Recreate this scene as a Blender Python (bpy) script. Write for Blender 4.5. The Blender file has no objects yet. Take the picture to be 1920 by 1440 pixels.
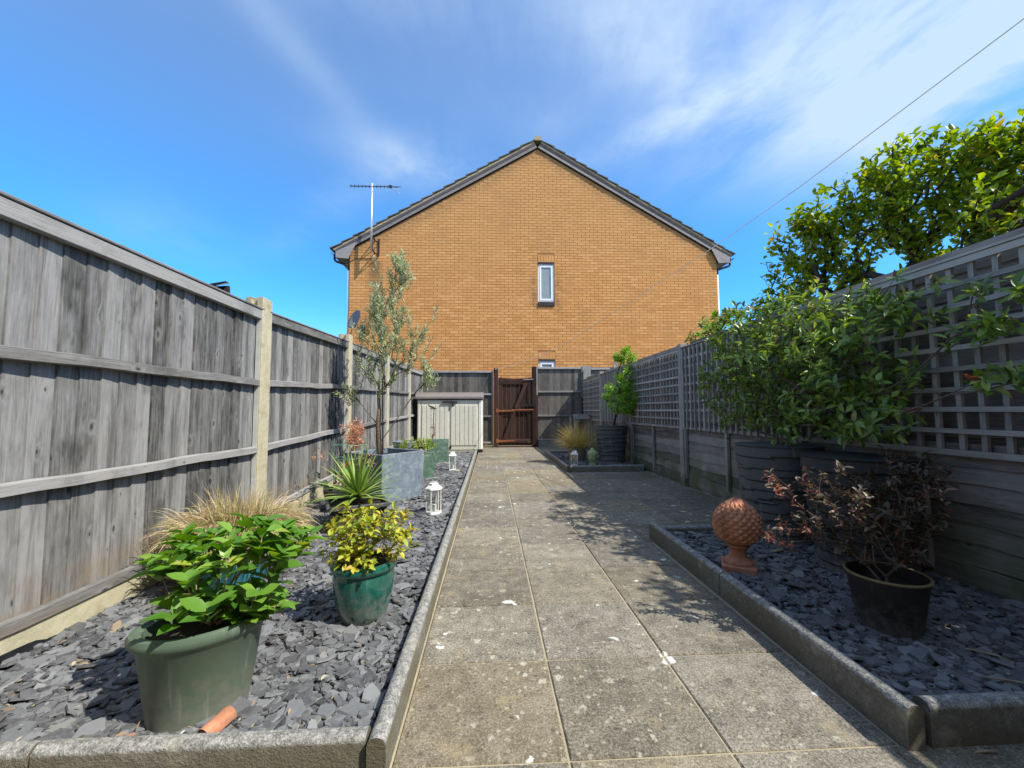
import bpy, math, random
import numpy as np
from mathutils import Vector, Matrix, Euler
R=math.radians
rng=np.random.default_rng(7)
random.seed(11)
S=bpy.context.scene
C=S.collection
# ------------------------------------------------------------------ camera
cam=bpy.data.cameras.new('camera'); co=bpy.data.objects.new('camera',cam); C.objects.link(co)
cr=Vector((0.99864612,-0.05186634,-0.00397703)); cu=Vector((0.000646,-0.06408,0.997944)); cf=Vector((0.0520146,0.9965958,0.0639636))
M=Matrix((cr,cu,-cf)).transposed().to_4x4(); M.translation=Vector((0,0,.95))
co.matrix_world=M
cam.sensor_width=36; cam.lens=774.74/1920*36; cam.clip_end=500; cam.clip_start=.02
S.camera=co
# ------------------------------------------------------------------ light
SUN=Vector((.75,-.40,1.0)).normalized()
sl=bpy.data.lights.new('sun','SUN'); so=bpy.data.objects.new('sun',sl); C.objects.link(so)
sl.energy=4.6; sl.angle=R(.53); sl.color=(1.0,.95,.86)
so.rotation_euler=SUN.to_track_quat('Z','Y').to_euler(); so.location=(6,-2,9)
S.view_settings.view_transform='Standard'; S.view_settings.look='None'
S.view_settings.exposure=0.55; S.view_settings.gamma=1; S.view_settings.use_curve_mapping=False

# ------------------------------------------------------------------ node helper
class NT:
    def __init__(s,nt): s.nt=nt; nt.nodes.clear()
    def n(s,t,ins=None,**kw):
        nd=s.nt.nodes.new(t)
        for k,v in kw.items(): setattr(nd,k,v)
        if ins:
            for k,v in ins.items(): s.put(nd.inputs[k],v)
        return nd
    def put(s,inp,v):
        if isinstance(v,bpy.types.NodeSocket): s.nt.links.new(v,inp)
        elif isinstance(v,bpy.types.Node): s.nt.links.new(v.outputs[0],inp)
        else: inp.default_value=v
    def m(s,op,a,b=None,c=None,clamp=False):
        nd=s.nt.nodes.new('ShaderNodeMath'); nd.operation=op; nd.use_clamp=clamp
        s.put(nd.inputs[0],a)
        if b is not None: s.put(nd.inputs[1],b)
        if c is not None: s.put(nd.inputs[2],c)
        return nd.outputs[0]
    def v(s,op,a,b=None):
        nd=s.nt.nodes.new('ShaderNodeVectorMath'); nd.operation=op
        s.put(nd.inputs[0],a)
        if b is not None:
            s.put(nd.inputs[3 if op=='SCALE' else 1],b)
        return nd.outputs['Value'] if op in('DOT_PRODUCT','LENGTH','DISTANCE') else nd.outputs[0]
    def mix(s,f,a,b,mode='MIX'):
        nd=s.nt.nodes.new('ShaderNodeMix'); nd.data_type='RGBA'; nd.blend_type=mode; nd.clamp_factor=True
        s.put(nd.inputs[0],f); s.put(nd.inputs[6],c4(a)); s.put(nd.inputs[7],c4(b)); return nd.outputs[2]
    def noise(s,vec,scale,detail=3,rough=.55,dist=0):
        nd=s.nt.nodes.new('ShaderNodeTexNoise'); s.put(nd.inputs['Vector'],vec)
        nd.inputs['Scale'].default_value=scale; nd.inputs['Detail'].default_value=detail
        nd.inputs['Roughness'].default_value=rough; nd.inputs['Distortion'].default_value=dist
        return nd.outputs[0]
    def ss(s,x,a,b,lo=0.,hi=1.):
        nd=s.nt.nodes.new('ShaderNodeMapRange'); nd.interpolation_type='SMOOTHSTEP'
        s.put(nd.inputs[0],x); 
        for i,q in enumerate((a,b,lo,hi)): s.put(nd.inputs[i+1],q)
        return nd.outputs[0]
    def lin(s,x,a,b,lo=0.,hi=1.):
        nd=s.nt.nodes.new('ShaderNodeMapRange')
        s.put(nd.inputs[0],x)
        for i,q in enumerate((a,b,lo,hi)): s.put(nd.inputs[i+1],q)
        return nd.outputs[0]
    def ramp(s,x,stops):
        nd=s.nt.nodes.new('ShaderNodeValToRGB'); s.put(nd.inputs[0],x); e=nd.color_ramp.elements
        while len(e)>len(stops): e.remove(e[-1])
        while len(e)<len(stops): e.new(1)
        for q,(p,c) in zip(e,stops): q.position=p; q.color=c4(c)
        return nd.outputs[0]
    def xyz(s,x,y,z):
        nd=s.nt.nodes.new('ShaderNodeCombineXYZ')
        for i,q in enumerate((x,y,z)): s.put(nd.inputs[i],q)
        return nd.outputs[0]
    def sep(s,v):
        nd=s.nt.nodes.new('ShaderNodeSeparateXYZ'); s.put(nd.inputs[0],v); return nd.outputs
def c4(c):
    if isinstance(c,(tuple,list)) and len(c)==3: return (*c,1)
    return c
def newmat(name,build,rough=.8,bump=None,spec=.3):
    m=bpy.data.materials.new(name); m.use_nodes=True; t=NT(m.node_tree)
    out=t.n('ShaderNodeOutputMaterial'); b=t.n('ShaderNodeBsdfPrincipled')
    t.nt.links.new(b.outputs[0],out.inputs[0])
    b.inputs['Roughness'].default_value=rough; b.inputs['Specular IOR Level'].default_value=spec
    r=build(t)
    if isinstance(r,dict): 
        t.put(b.inputs['Base Color'],c4(r['c']))
        if 'r' in r: t.put(b.inputs['Roughness'],r['r'])
        if 'h' in r:
            bp=t.n('ShaderNodeBump',{'Height':r['h'],'Strength':r.get('s',.5),'Distance':r.get('d',.01)})
            t.nt.links.new(bp.outputs[0],b.inputs['Normal'])
        if 'm' in r: t.put(b.inputs['Metallic'],r['m'])
        if 'coat' in r: t.put(b.inputs['Coat Weight'],r['coat'])
    else: t.put(b.inputs['Base Color'],c4(r))
    return m
def objc(t): return t.n('ShaderNodeTexCoord').outputs['Object']
def pos(t): return t.n('ShaderNodeNewGeometry').outputs['Position']
def orand(t): return t.n('ShaderNodeObjectInfo').outputs['Random']
def hsv(t,c,h,s_,v):
    nd=t.n('ShaderNodeHueSaturation',{'Hue':h,'Saturation':s_,'Value':v,'Color':c}); return nd.outputs[0]

# ------------------------------------------------------------------ world
W=bpy.data.worlds.new('World'); S.world=W; W.use_nodes=True
t=NT(W.node_tree)
sky=t.n('ShaderNodeTexSky',sky_type='NISHITA'); sky.sun_disc=False
sky.sun_elevation=math.asin(SUN.z); sky.sun_rotation=math.atan2(SUN.x,SUN.y); sky.altitude=50; sky.air_density=1.0; sky.dust_density=.15; sky.ozone_density=2.2
dirv=t.v('NORMALIZE',t.n('ShaderNodeTexCoord').outputs['Generated'])
sx=t.sep(dirv)
skyc=hsv(t,sky.outputs[0],.5,t.lin(sx[2],.12,.62,1.62,1.12),t.lin(sx[2],.1,.55,1.78,1.92))
skyc=t.v('MULTIPLY',skyc,t.xyz(1.,1.,t.lin(sx[2],.05,.45,1.32,1.02)))
pl=t.xyz(t.m('DIVIDE',sx[0],t.m('MAXIMUM',sx[2],.05)),t.m('DIVIDE',sx[1],t.m('MAXIMUM',sx[2],.05)),0.)
def dpx(x,y):
    v=cf+cr*((x-960)/774.74)-cu*((y-720)/774.74); return v.normalized()
def blob(x,y,x2,y2,w0,w1,amp):
    "soft streak along the great circle between two directions"
    a=dpx(x,y); b=dpx(x2,y2); mid=(a+b).normalized(); n=a.cross(b).normalized(); along=n.cross(mid).normalized()
    ha=math.acos(max(-1,min(1,a.dot(b))))/2
    da=t.m('DIVIDE',t.v('DOT_PRODUCT',dirv,tuple(along)),ha+w1)
    dn=t.m('DIVIDE',t.v('DOT_PRODUCT',dirv,tuple(n)),w0)
    fr=t.m('GREATER_THAN',t.v('DOT_PRODUCT',dirv,tuple(mid)),0.)
    q=t.m('ADD',t.m('MULTIPLY',da,da),t.m('MULTIPLY',dn,dn))
    g=t.m('POWER',2.718,t.m('MULTIPLY',q,-1.3))
    return t.m('MULTIPLY',t.m('MULTIPLY',g,fr),amp)
warp=t.v('ADD',t.v('SCALE',pl,1.0),t.v('SCALE',t.n('ShaderNodeTexNoise',{'Vector':pl,'Scale':1.6,'Detail':3}).outputs['Color'],.3))
mp=t.n('ShaderNodeMapping',{'Vector':warp}); mp.inputs['Rotation'].default_value=(0,0,R(38)); mp.inputs['Scale'].default_value=(1.8,.8,1)
n1=t.noise(mp.outputs[0],1.2,7,.62,.3)
n2=t.noise(warp,2.2,5,.6)
nn=t.m('ADD',t.m('MULTIPLY',n1,.65),t.m('MULTIPLY',n2,.35))
cl=None
for a in [(1560,-40,2100,100,.20,.22,1.2),(1120,40,1300,160,.07,.08,.8),(1130,290,1420,150,.035,.10,.95),(1480,240,1900,150,.10,.18,1.0),
          (420,-60,640,190,.035,.10,.30),(480,-60,900,0,.06,.15,.30),(690,280,900,345,.05,.06,.8),(1000,240,1060,230,.05,.06,.25),(560,420,760,300,.04,.1,.3),(260,420,330,440,.06,.08,.2),
          (1250,-250,1700,-400,.25,.3,.9)]:
    b=blob(*a); cl=b if cl is None else t.m('ADD',cl,b)
wide=t.m('MULTIPLY',t.ss(t.v('DOT_PRODUCT',dirv,tuple(Vector((-.1,-1,.5)).normalized())),-.25,.45),.95)
cl=t.m('ADD',cl,wide)
dens=t.m('MULTIPLY',cl,t.ss(nn,.34,.64,.12,1.2))
dens=t.m('MINIMUM',t.m('MULTIPLY',dens,.62),.85)
cloudc=t.xyz(4.7,5.9,7.3)
colr=t.mix(dens,skyc,cloudc)
bg=t.n('ShaderNodeBackground',{'Color':colr,'Strength':.1}); out=t.n('ShaderNodeOutputWorld'); t.nt.links.new(bg.outputs[0],out.inputs[0])

# ------------------------------------------------------------------ mesh helpers
WP={}
def tagit(o,label=None,cat=None,group=None,kind=None):
    if label: o['label']=label
    if cat: o['category']=cat
    if group: o['group']=group
    if kind: o['kind']=kind
    return o
def thing(name,label,cat,loc=(0,0,0),group=None):
    o=bpy.data.objects.new(name,None); C.objects.link(o); o.location=loc; WP[o.name]=Vector(loc); o.empty_display_size=.1
    return tagit(o,label,cat,group)
def link(name,me,mat,parent=None,loc=(0,0,0),basis=None):
    o=bpy.data.objects.new(name,me); C.objects.link(o); loc=Vector(loc)
    if mat is not None and not me.materials: me.materials.append(mat)
    WP[o.name]=loc
    pl_=WP[parent.name] if parent else Vector((0,0,0))
    if parent: o.parent=parent
    if basis is None: o.location=loc-pl_
    else:
        m=basis.to_4x4(); m.translation=loc-pl_; o.matrix_local=m if not parent else m
        if parent: o.matrix_basis=m
    return o
def mesh(name,verts,faces,smooth=False):
    me=bpy.data.meshes.new(name); me.from_pydata([tuple(v) for v in verts],[],faces); 
    if smooth: me.shade_smooth()
    me.update(); return me
def npmesh(name,verts,polys,tint=None,smooth=False,mats=None):
    """polys: list of (n,k) int arrays; tint: list of arrays per poly group"""
    me=bpy.data.meshes.new(name); verts=np.asarray(verts,dtype=np.float32)
    me.vertices.add(len(verts)); me.vertices.foreach_set('co',verts.ravel())
    lv=np.concatenate([p.ravel() for p in polys]).astype(np.int32)
    tot=np.concatenate([np.full(len(p),p.shape[1],dtype=np.int32) for p in polys])
    st=np.concatenate([[0],np.cumsum(tot)[:-1]]).astype(np.int32)
    me.loops.add(len(lv)); me.loops.foreach_set('vertex_index',lv)
    me.polygons.add(len(tot)); me.polygons.foreach_set('loop_start',st); me.polygons.foreach_set('loop_total',tot)
    me.polygons.foreach_set('use_smooth',np.full(len(tot),bool(smooth)))
    if tint is not None:
        at=me.attributes.new('tint','FLOAT','FACE'); at.data.foreach_set('value',np.concatenate(tint).astype(np.float32))
    me.update(calc_edges=True); me.validate(); return me
def boxvf(a,b):
    x0,y0,z0=a;x1,y1,z1=b
    v=[(x0,y0,z0),(x1,y0,z0),(x1,y1,z0),(x0,y1,z0),(x0,y0,z1),(x1,y0,z1),(x1,y1,z1),(x0,y1,z1)]
    f=[(0,3,2,1),(4,5,6,7),(0,1,5,4),(1,2,6,5),(2,3,7,6),(3,0,4,7)]
    return v,f
class MB:
    def __init__(s): s.v=[];s.f=[]
    def add(s,v,f,mat=None):
        o=len(s.v); s.v+= [tuple(mat@Vector(q)) if mat else tuple(q) for q in v]; s.f+=[tuple(i+o for i in q) for q in f]; return s
    def box(s,a,b,mat=None): return s.add(*boxvf(a,b),mat)
    def tube(s,pts,rad,n=8,cap=True):
        pts=[Vector(p) for p in pts]
        if not isinstance(rad,(list,tuple)): rad=[rad]*len(pts)
        o=len(s.v); prev=None
        for i,p in enumerate(pts):
            d=(pts[min(i+1,len(pts)-1)]-pts[max(i-1,0)]).normalized()
            if prev is None:
                a=d.orthogonal().normalized()
            else:
                a=(prev-d*prev.dot(d)).normalized()
            prev=a; b=d.cross(a)
            for k in range(n):
                an=2*math.pi*k/n; s.v.append(tuple(p+(a*math.cos(an)+b*math.sin(an))*rad[i]))
        for i in range(len(pts)-1):
            for k in range(n):
                k2=(k+1)%n; s.f.append((o+i*n+k,o+i*n+k2,o+(i+1)*n+k2,o+(i+1)*n+k))
        if cap:
            s.f.append(tuple(o+k for k in range(n))[::-1]); s.f.append(tuple(o+(len(pts)-1)*n+k for k in range(n)))
        return s
    def lathe(s,prof,n=40,sx=1,sy=1,rot=0,c=(0,0,0),wob=0,cap=True):
        o=len(s.v); cr_,sr=math.cos(rot),math.sin(rot)
        for (r,z) in prof:
            for k in range(n):
                an=2*math.pi*k/n; x=r*math.cos(an)*sx; y=r*math.sin(an)*sy
                s.v.append((c[0]+x*cr_-y*sr,c[1]+x*sr+y*cr_,c[2]+z+ (wob*math.sin(an*2+z*40) if wob else 0)))
        m=len(prof)
        for i in range(m-1):
            for k in range(n):
                k2=(k+1)%n; s.f.append((o+i*n+k,o+i*n+k2,o+(i+1)*n+k2,o+(i+1)*n+k))
        if cap: s.f.append(tuple(o+k for k in range(n))[::-1]); s.f.append(tuple(o+(m-1)*n+k for k in range(n)))
        return s
    def prism(s,poly,axis,a,b):
        "poly 2d pts extruded along axis (0,1,2) from a to b"
        n=len(poly); o=len(s.v)
        for q in (a,b):
            for (u,v) in poly:
                s.v.append({0:(q,u,v),1:(u,q,v),2:(u,v,q)}[axis])
        s.f.append(tuple(o+i for i in range(n))); s.f.append(tuple(o+n+i for i in range(n))[::-1])
        for i in range(n):
            j=(i+1)%n; s.f.append((o+i,o+n+i,o+n+j,o+j))
        return s
    def out(s,name,mat,parent=None,origin=None,smooth=False,bevel=0,auto=None,loc=None):
        if origin is None: origin=tuple(np.mean(np.array(s.v),axis=0))
        me=mesh(name,[(v[0]-origin[0],v[1]-origin[1],v[2]-origin[2]) for v in s.v],s.f)
        import bmesh
        bm=bmesh.new(); bm.from_mesh(me); bmesh.ops.recalc_face_normals(bm,faces=bm.faces)
        if bevel: bmesh.ops.bevel(bm,geom=list(bm.edges),offset=bevel,segments=1,affect='EDGES',profile=.5,clamp_overlap=True)
        bm.to_mesh(me); bm.free()
        if smooth: 
            me.shade_smooth()
            if auto: me.set_sharp_from_angle(angle=R(auto))
        return link(name,me,mat,parent,origin)
def box(name,a,b,mat,parent=None,bevel=0): return MB().box(a,b).out(name,mat,parent,bevel=bevel)

# ------------------------------------------------------------------ materials
def wood(name,across,along,dark=(.075,.072,.066),light=(.30,.295,.285),warm=(.34,.27,.19),warmth=.25,algae=.0,knots=.65,green=0.,bright=1.,dirt=None,green_z=None):
    ax={'x':0,'y':1,'z':2}
    def b(t):
        o=objc(t); rnd=orand(t); off=t.xyz(t.m('MULTIPLY',rnd,31.),t.m('MULTIPLY',rnd,17.3),t.m('MULTIPLY',rnd,53.7))
        sp=t.sep(t.v('ADD',o,off))
        A=sp[ax[across]]; L=sp[ax[along]]
        # knots warp the grain
        kv=t.n('ShaderNodeTexVoronoi',{'Vector':t.xyz(t.m('MULTIPLY',A,9.),t.m('MULTIPLY',L,4.6),0.),'Scale':1.,'Randomness':1.},voronoi_dimensions='2D')
        kd=kv.outputs['Distance']; kc=t.sep(kv.outputs['Color'])
        gate=t.ss(kc[0],1-knots*.5,1-knots*.5+.02)
        kn=t.m('MULTIPLY',t.ss(kd,.30,.04),gate)
        A2=t.m('ADD',A,t.m('MULTIPLY',t.noise(t.xyz(t.m('MULTIPLY',A,9.),t.m('MULTIPLY',L,1.6),0.),1.,2),.035))
        A2=t.m('ADD',A2,t.m('MULTIPLY',kn,.03))
        g1=t.noise(t.xyz(t.m('MULTIPLY',A2,150.),t.m('MULTIPLY',L,6.),3.),1.,5,.75)
        g2=t.noise(t.xyz(t.m('MULTIPLY',A2,42.),t.m('MULTIPLY',L,2.0),7.),1.,4,.65)
        wv=t.noise(t.v('MULTIPLY',pos(t),(1,1,.45)),2.6,5,.62)
        blot=t.noise(t.xyz(t.m('MULTIPLY',A,16.),t.m('MULTIPLY',L,5.5),1.),1.,6,.7)
        tone=t.m('ADD',t.m('ADD',t.m('MULTIPLY',g1,.46),t.m('MULTIPLY',g2,.34)),t.m('ADD',t.m('MULTIPLY',wv,.14),t.m('MULTIPLY',blot,.34)))
        tone=t.m('ADD',tone,t.m('MULTIPLY',t.m('SUBTRACT',rnd,.5),.26))
        c=t.ramp(tone,[(.43,dark),(.55,tuple(.62*a+.38*b_ for a,b_ in zip(dark,light))),(.78,light)])
        wm=t.m('MULTIPLY',t.ss(t.noise(pos(t),1.4,4),.5,.75),warmth)
        c=t.mix(wm,c,warm,'MIX')
        if algae:
            al=t.m('MULTIPLY',t.ss(t.noise(t.v('MULTIPLY',pos(t),(1.3,1.3,.7)),1.5,5,.7),.53,.66),algae)
            al=t.m('MULTIPLY',al,t.ss(g2,.35,.6,.35,1.))
            c=t.mix(al,c,(.035,.037,.034))
        if algae>.8:
            s_t=t.noise(t.xyz(t.m('MULTIPLY',t.sep(pos(t))[1],13.),t.m('MULTIPLY',t.sep(pos(t))[2],.9),0.),1.,4,.7)
            c=t.mix(t.m('MULTIPLY',t.ss(s_t,.50,.66),.55),c,(.055,.054,.048))
            c=t.mix(t.m('MULTIPLY',t.ss(s_t,.40,.30),.25),c,(.40,.40,.38))
        if green:
            gz=t.sep(pos(t))[2]
            gm=t.m('MULTIPLY',t.m('MULTIPLY',t.ss(gz,.62,.02),t.ss(t.noise(pos(t),4.,4),.32,.6)),green)
            c=t.mix(gm,c,(.10,.125,.055))
        if dirt:
            dz=t.sep(pos(t))[2]; w=t.m('MULTIPLY',t.ss(dz,dirt,dirt*.35),t.ss(t.noise(pos(t),5.,4,.6),.35,.62))
            c=t.mix(t.m('MULTIPLY',w,.75),c,(.36,.27,.17))
        kd=t.m('ADD',kd,t.m('MULTIPLY',t.m('SUBTRACT',g2,.5),.09)); kr=t.lin(kc[1],0,1,.03,.11)
        ring=t.m('MULTIPLY',gate,t.m('MULTIPLY',t.ss(kd,kr,t.m('MULTIPLY',kr,.35)),.8))
        c=t.mix(ring,c,(.045,.035,.028))
        halo=t.m('MULTIPLY',gate,t.m('MULTIPLY',t.ss(kd,.24,.13),t.ss(kd,.085,.13)))
        c=t.mix(t.m('MULTIPLY',halo,.35),c,light)
        if bright!=1: c=hsv(t,c,.5,1.,bright)
        h=t.m('ADD',t.m('ADD',t.m('MULTIPLY',g1,.6),t.m('MULTIPLY',g2,.5)),t.m('MULTIPLY',ring,-.6))
        return dict(c=c,h=h,s=.55,d=.006)
    return newmat(name,b,rough=.88,spec=.15)
W_LB=wood('weathered board',across='y',along='z',algae=.9,dirt=.40,light=(.43,.425,.41),dark=(.06,.059,.054),warmth=.14,knots=.75,bright=.72)
W_LR=wood('weathered rail',across='z',along='y',light=(.40,.39,.375),dark=(.12,.115,.105),knots=.45,algae=.5,dirt=.2,warmth=.2,bright=.80)
W_LP=wood('pale batten',across='y',along='z',light=(.55,.55,.52),dark=(.3,.3,.28),knots=.1)
W_EB=wood('end fence board',across='x',along='z',light=(.20,.18,.155),dark=(.035,.032,.028),algae=.5,knots=.4,warm=(.13,.07,.055),warmth=.5)
W_ER=wood('end fence rail',across='z',along='x',light=(.36,.35,.34),dark=(.12,.115,.11),knots=.3)
W_EP=wood('end fence post',across='x',along='z',light=(.33,.32,.31),dark=(.10,.10,.095),knots=.2)
W_RB=wood('lap board',across='z',along='y',light=(.34,.29,.25),dark=(.06,.05,.042),knots=.5,green=.9,warm=(.16,.11,.09),warmth=.5)
W_RP=wood('fence post wood',across='y',along='z',light=(.42,.39,.34),dark=(.14,.125,.108),knots=.3,green=.7)
W_TV=wood('trellis upright lath',across='y',along='z',light=(.46,.42,.37),dark=(.18,.16,.14),knots=.0,warmth=.15)
W_TH=wood('trellis cross lath',across='z',along='y',light=(.46,.42,.37),dark=(.18,.16,.14),knots=.0,warmth=.15)
W_GB=wood('gate board',across='x',along='z',light=(.062,.034,.027),dark=(.014,.009,.008),knots=.3,warm=(.05,.033,.025),warmth=.6)
W_GR=wood('gate rail wood',across='z',along='x',light=(.08,.042,.034),dark=(.02,.012,.010),knots=.1,warm=(.08,.055,.04),warmth=.5)
W_BG=wood('barge wood',across='z',along='x',light=(.33,.31,.30),dark=(.09,.085,.085),knots=.0,warmth=.05)
W_BD=wood('barge wood brown',across='z',along='x',light=(.13,.11,.115),dark=(.035,.028,.03),knots=.0,warmth=.05)

def conc(name,dark,light,speck=.5,warm=None,moss=None,sc=1.):
    def b(t):
        p=pos(t)
        f=t.noise(p,170*sc,3,.7); m_=t.noise(p,24*sc,5,.6); l=t.noise(p,3.2,4,.6)
        tone=t.m('ADD',t.m('MULTIPLY',f,speck),t.m('ADD',t.m('MULTIPLY',m_,.6*(1-speck)+.1),t.m('MULTIPLY',l,.4)))
        c=t.ramp(tone,[(.38,dark),(.72,light)])
        if warm: c=t.mix(t.ss(l,.45,.65),c,warm)
        if moss:
            c=t.mix(t.m('MULTIPLY',t.ss(t.noise(p,7,5,.65),.5,.68),.8),c,moss)
        return dict(c=c,h=t.m('ADD',f,t.m('MULTIPLY',m_,1.2)),s=.6,d=.004)
    return newmat(name,b,rough=.92,spec=.2)
M_GRAVB=conc('gravel board concrete',(.29,.265,.165),(.50,.46,.32),.45,moss=(.32,.29,.16))
M_POST=conc('concrete post',(.30,.265,.17),(.52,.47,.33),.4,moss=(.33,.28,.17))
M_POSTD=conc('dirty concrete',(.14,.13,.10),(.26,.25,.20),.4)
def kerbm(t):
    p=pos(t); f=t.noise(p,150,3,.75); m_=t.noise(p,40,5,.7); l=t.noise(p,2.6,4,.6)
    c=t.ramp(t.m('ADD',t.m('MULTIPLY',f,.5),t.m('MULTIPLY',m_,.5)),[(.38,(.10,.10,.092)),(.5,(.25,.245,.225)),(.64,(.50,.49,.45))])
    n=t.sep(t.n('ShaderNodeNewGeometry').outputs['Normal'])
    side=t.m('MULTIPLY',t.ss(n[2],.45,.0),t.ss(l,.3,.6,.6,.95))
    c=t.mix(side,c,(.13,.115,.075))      # darker brown on the upright faces
    c=t.mix(t.m('MULTIPLY',t.ss(t.noise(p,9,4),.6,.7),.35),c,(.42,.40,.30))
    return dict(c=c,h=t.m('ADD',f,m_),s=.9,d=.005)
M_KERB=newmat('edging concrete',kerbm,rough=.95,spec=.15)
def spots(t,p,scale,lo,rmax,seed,soft=.04,dens=.7):
    q=t.v('ADD',p,(seed,seed*1.7,0))
    w=t.n('ShaderNodeTexNoise',{'Vector':q,'Scale':scale*2.2,'Detail':3}).outputs['Color']
    q=t.v('ADD',q,t.v('SCALE',t.v('SUBTRACT',w,(.5,.5,.5)),.9/scale))
    v=t.n('ShaderNodeTexVoronoi',{'Vector':q,'Scale':scale},voronoi_dimensions='2D')
    cc=t.sep(v.outputs['Color'])
    r=t.lin(cc[0],dens,1.,0.,rmax); r=t.m('ADD',r,t.m('MULTIPLY',t.m('GREATER_THAN',cc[0],dens),lo))
    return t.ss(v.outputs['Distance'],r,t.m('SUBTRACT',r,soft)), cc
def slab(t):
    p=t.v('MULTIPLY',pos(t),(1,1,0)); rnd=orand(t)
    f=t.noise(p,120,2,.8); f2=t.noise(t.v('ADD',p,(3,4,0)),260,2,.8); m_=t.noise(p,14,5,.65); l=t.noise(p,2.0,4,.6)
    tone=t.m('ADD',t.m('ADD',t.m('MULTIPLY',f,.42),t.m('MULTIPLY',f2,.2)),t.m('ADD',t.m('MULTIPLY',m_,.22),t.m('MULTIPLY',l,.16)))
    c=t.ramp(tone,[(.40,(.07,.062,.048)),(.50,(.19,.168,.128)),(.60,(.35,.315,.25))])
    c=t.mix(t.m('MULTIPLY',t.ss(rnd,.6,1.),.14),c,(.36,.28,.15),'MIX')
    c=hsv(t,c,.5,t.lin(rnd,0,1,.8,1.15),t.lin(t.m('FRACT',t.m('MULTIPLY',rnd,7.3)),0,1,.84,1.12))
    tan=t.m('MULTIPLY',t.ss(t.noise(p,5.5,5,.65),.56,.70),.45); c=t.mix(tan,c,(.36,.29,.16))
    patch=t.ss(t.noise(p,.9,3),.36,.62,.25,1.)
    d1,_=spots(t,p,42,.08,.32,3.1,.18,.66); c=t.mix(t.m('MULTIPLY',d1,.5),c,(.045,.043,.040))
    d2,_=spots(t,p,8,.04,.18,8.3,.08,.88); c=t.mix(t.m('MULTIPLY',d2,.45),c,(.05,.048,.045))
    w1,_=spots(t,p,40,.08,.30,1.3,.16,.66); c=t.mix(t.m('MULTIPLY',t.m('MULTIPLY',w1,patch),.62),c,(.50,.46,.34))
    w2,_=spots(t,p,17,.04,.28,5.7,.13,.74); w2=t.m('MULTIPLY',w2,t.ss(f,.35,.55,.45,1.)); c=t.mix(t.m('MULTIPLY',t.m('MULTIPLY',w2,patch),.68),c,(.56,.53,.43))
    w3,_=spots(t,p,7.0,.03,.15,12.9,.06,.85); w3=t.m('MULTIPLY',w3,t.ss(f,.30,.48,.5,1.)); c=t.mix(t.m('MULTIPLY',w3,.9),c,(.70,.69,.63))
    h=t.m('ADD',t.m('MULTIPLY',f,.8),t.m('ADD',t.m('MULTIPLY',f2,.4),t.m('MULTIPLY',m_,.6)))
    return dict(c=c,h=h,s=.7,d=.006)
M_SLAB=newmat('lichened paving',slab,rough=.93,spec=.2)
M_JOINT=conc('joint sand',(.20,.17,.11),(.42,.36,.24),.5)
M_SOIL=conc('soil',(.012,.011,.009),(.045,.038,.03),.5)
M_GROUND=conc('ground earth',(.07,.07,.045),(.14,.13,.09),.4)
def slate(t):
    a=t.n('ShaderNodeAttribute',attribute_name='tint').outputs['Fac']; p=pos(t)
    c=t.ramp(a,[(0.,(.05,.051,.054)),(.3,(.095,.097,.102)),(.6,(.145,.149,.154)),(.82,(.20,.205,.208)),(.93,(.22,.215,.18)),(.958,(.25,.25,.21)),(.975,(.36,.22,.11)),(.988,(.45,.42,.36)),(1.,(.36,.15,.07))])
    n=t.noise(p,60,4,.6); c=t.mix(t.ss(n,.4,.7,0,.3),c,(.22,.22,.215))
    return dict(c=c,h=n,s=.35,d=.004,r=t.lin(n,.3,.7,.5,.72))
M_SLATE=newmat('slate chip',slate,spec=.4)
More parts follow.
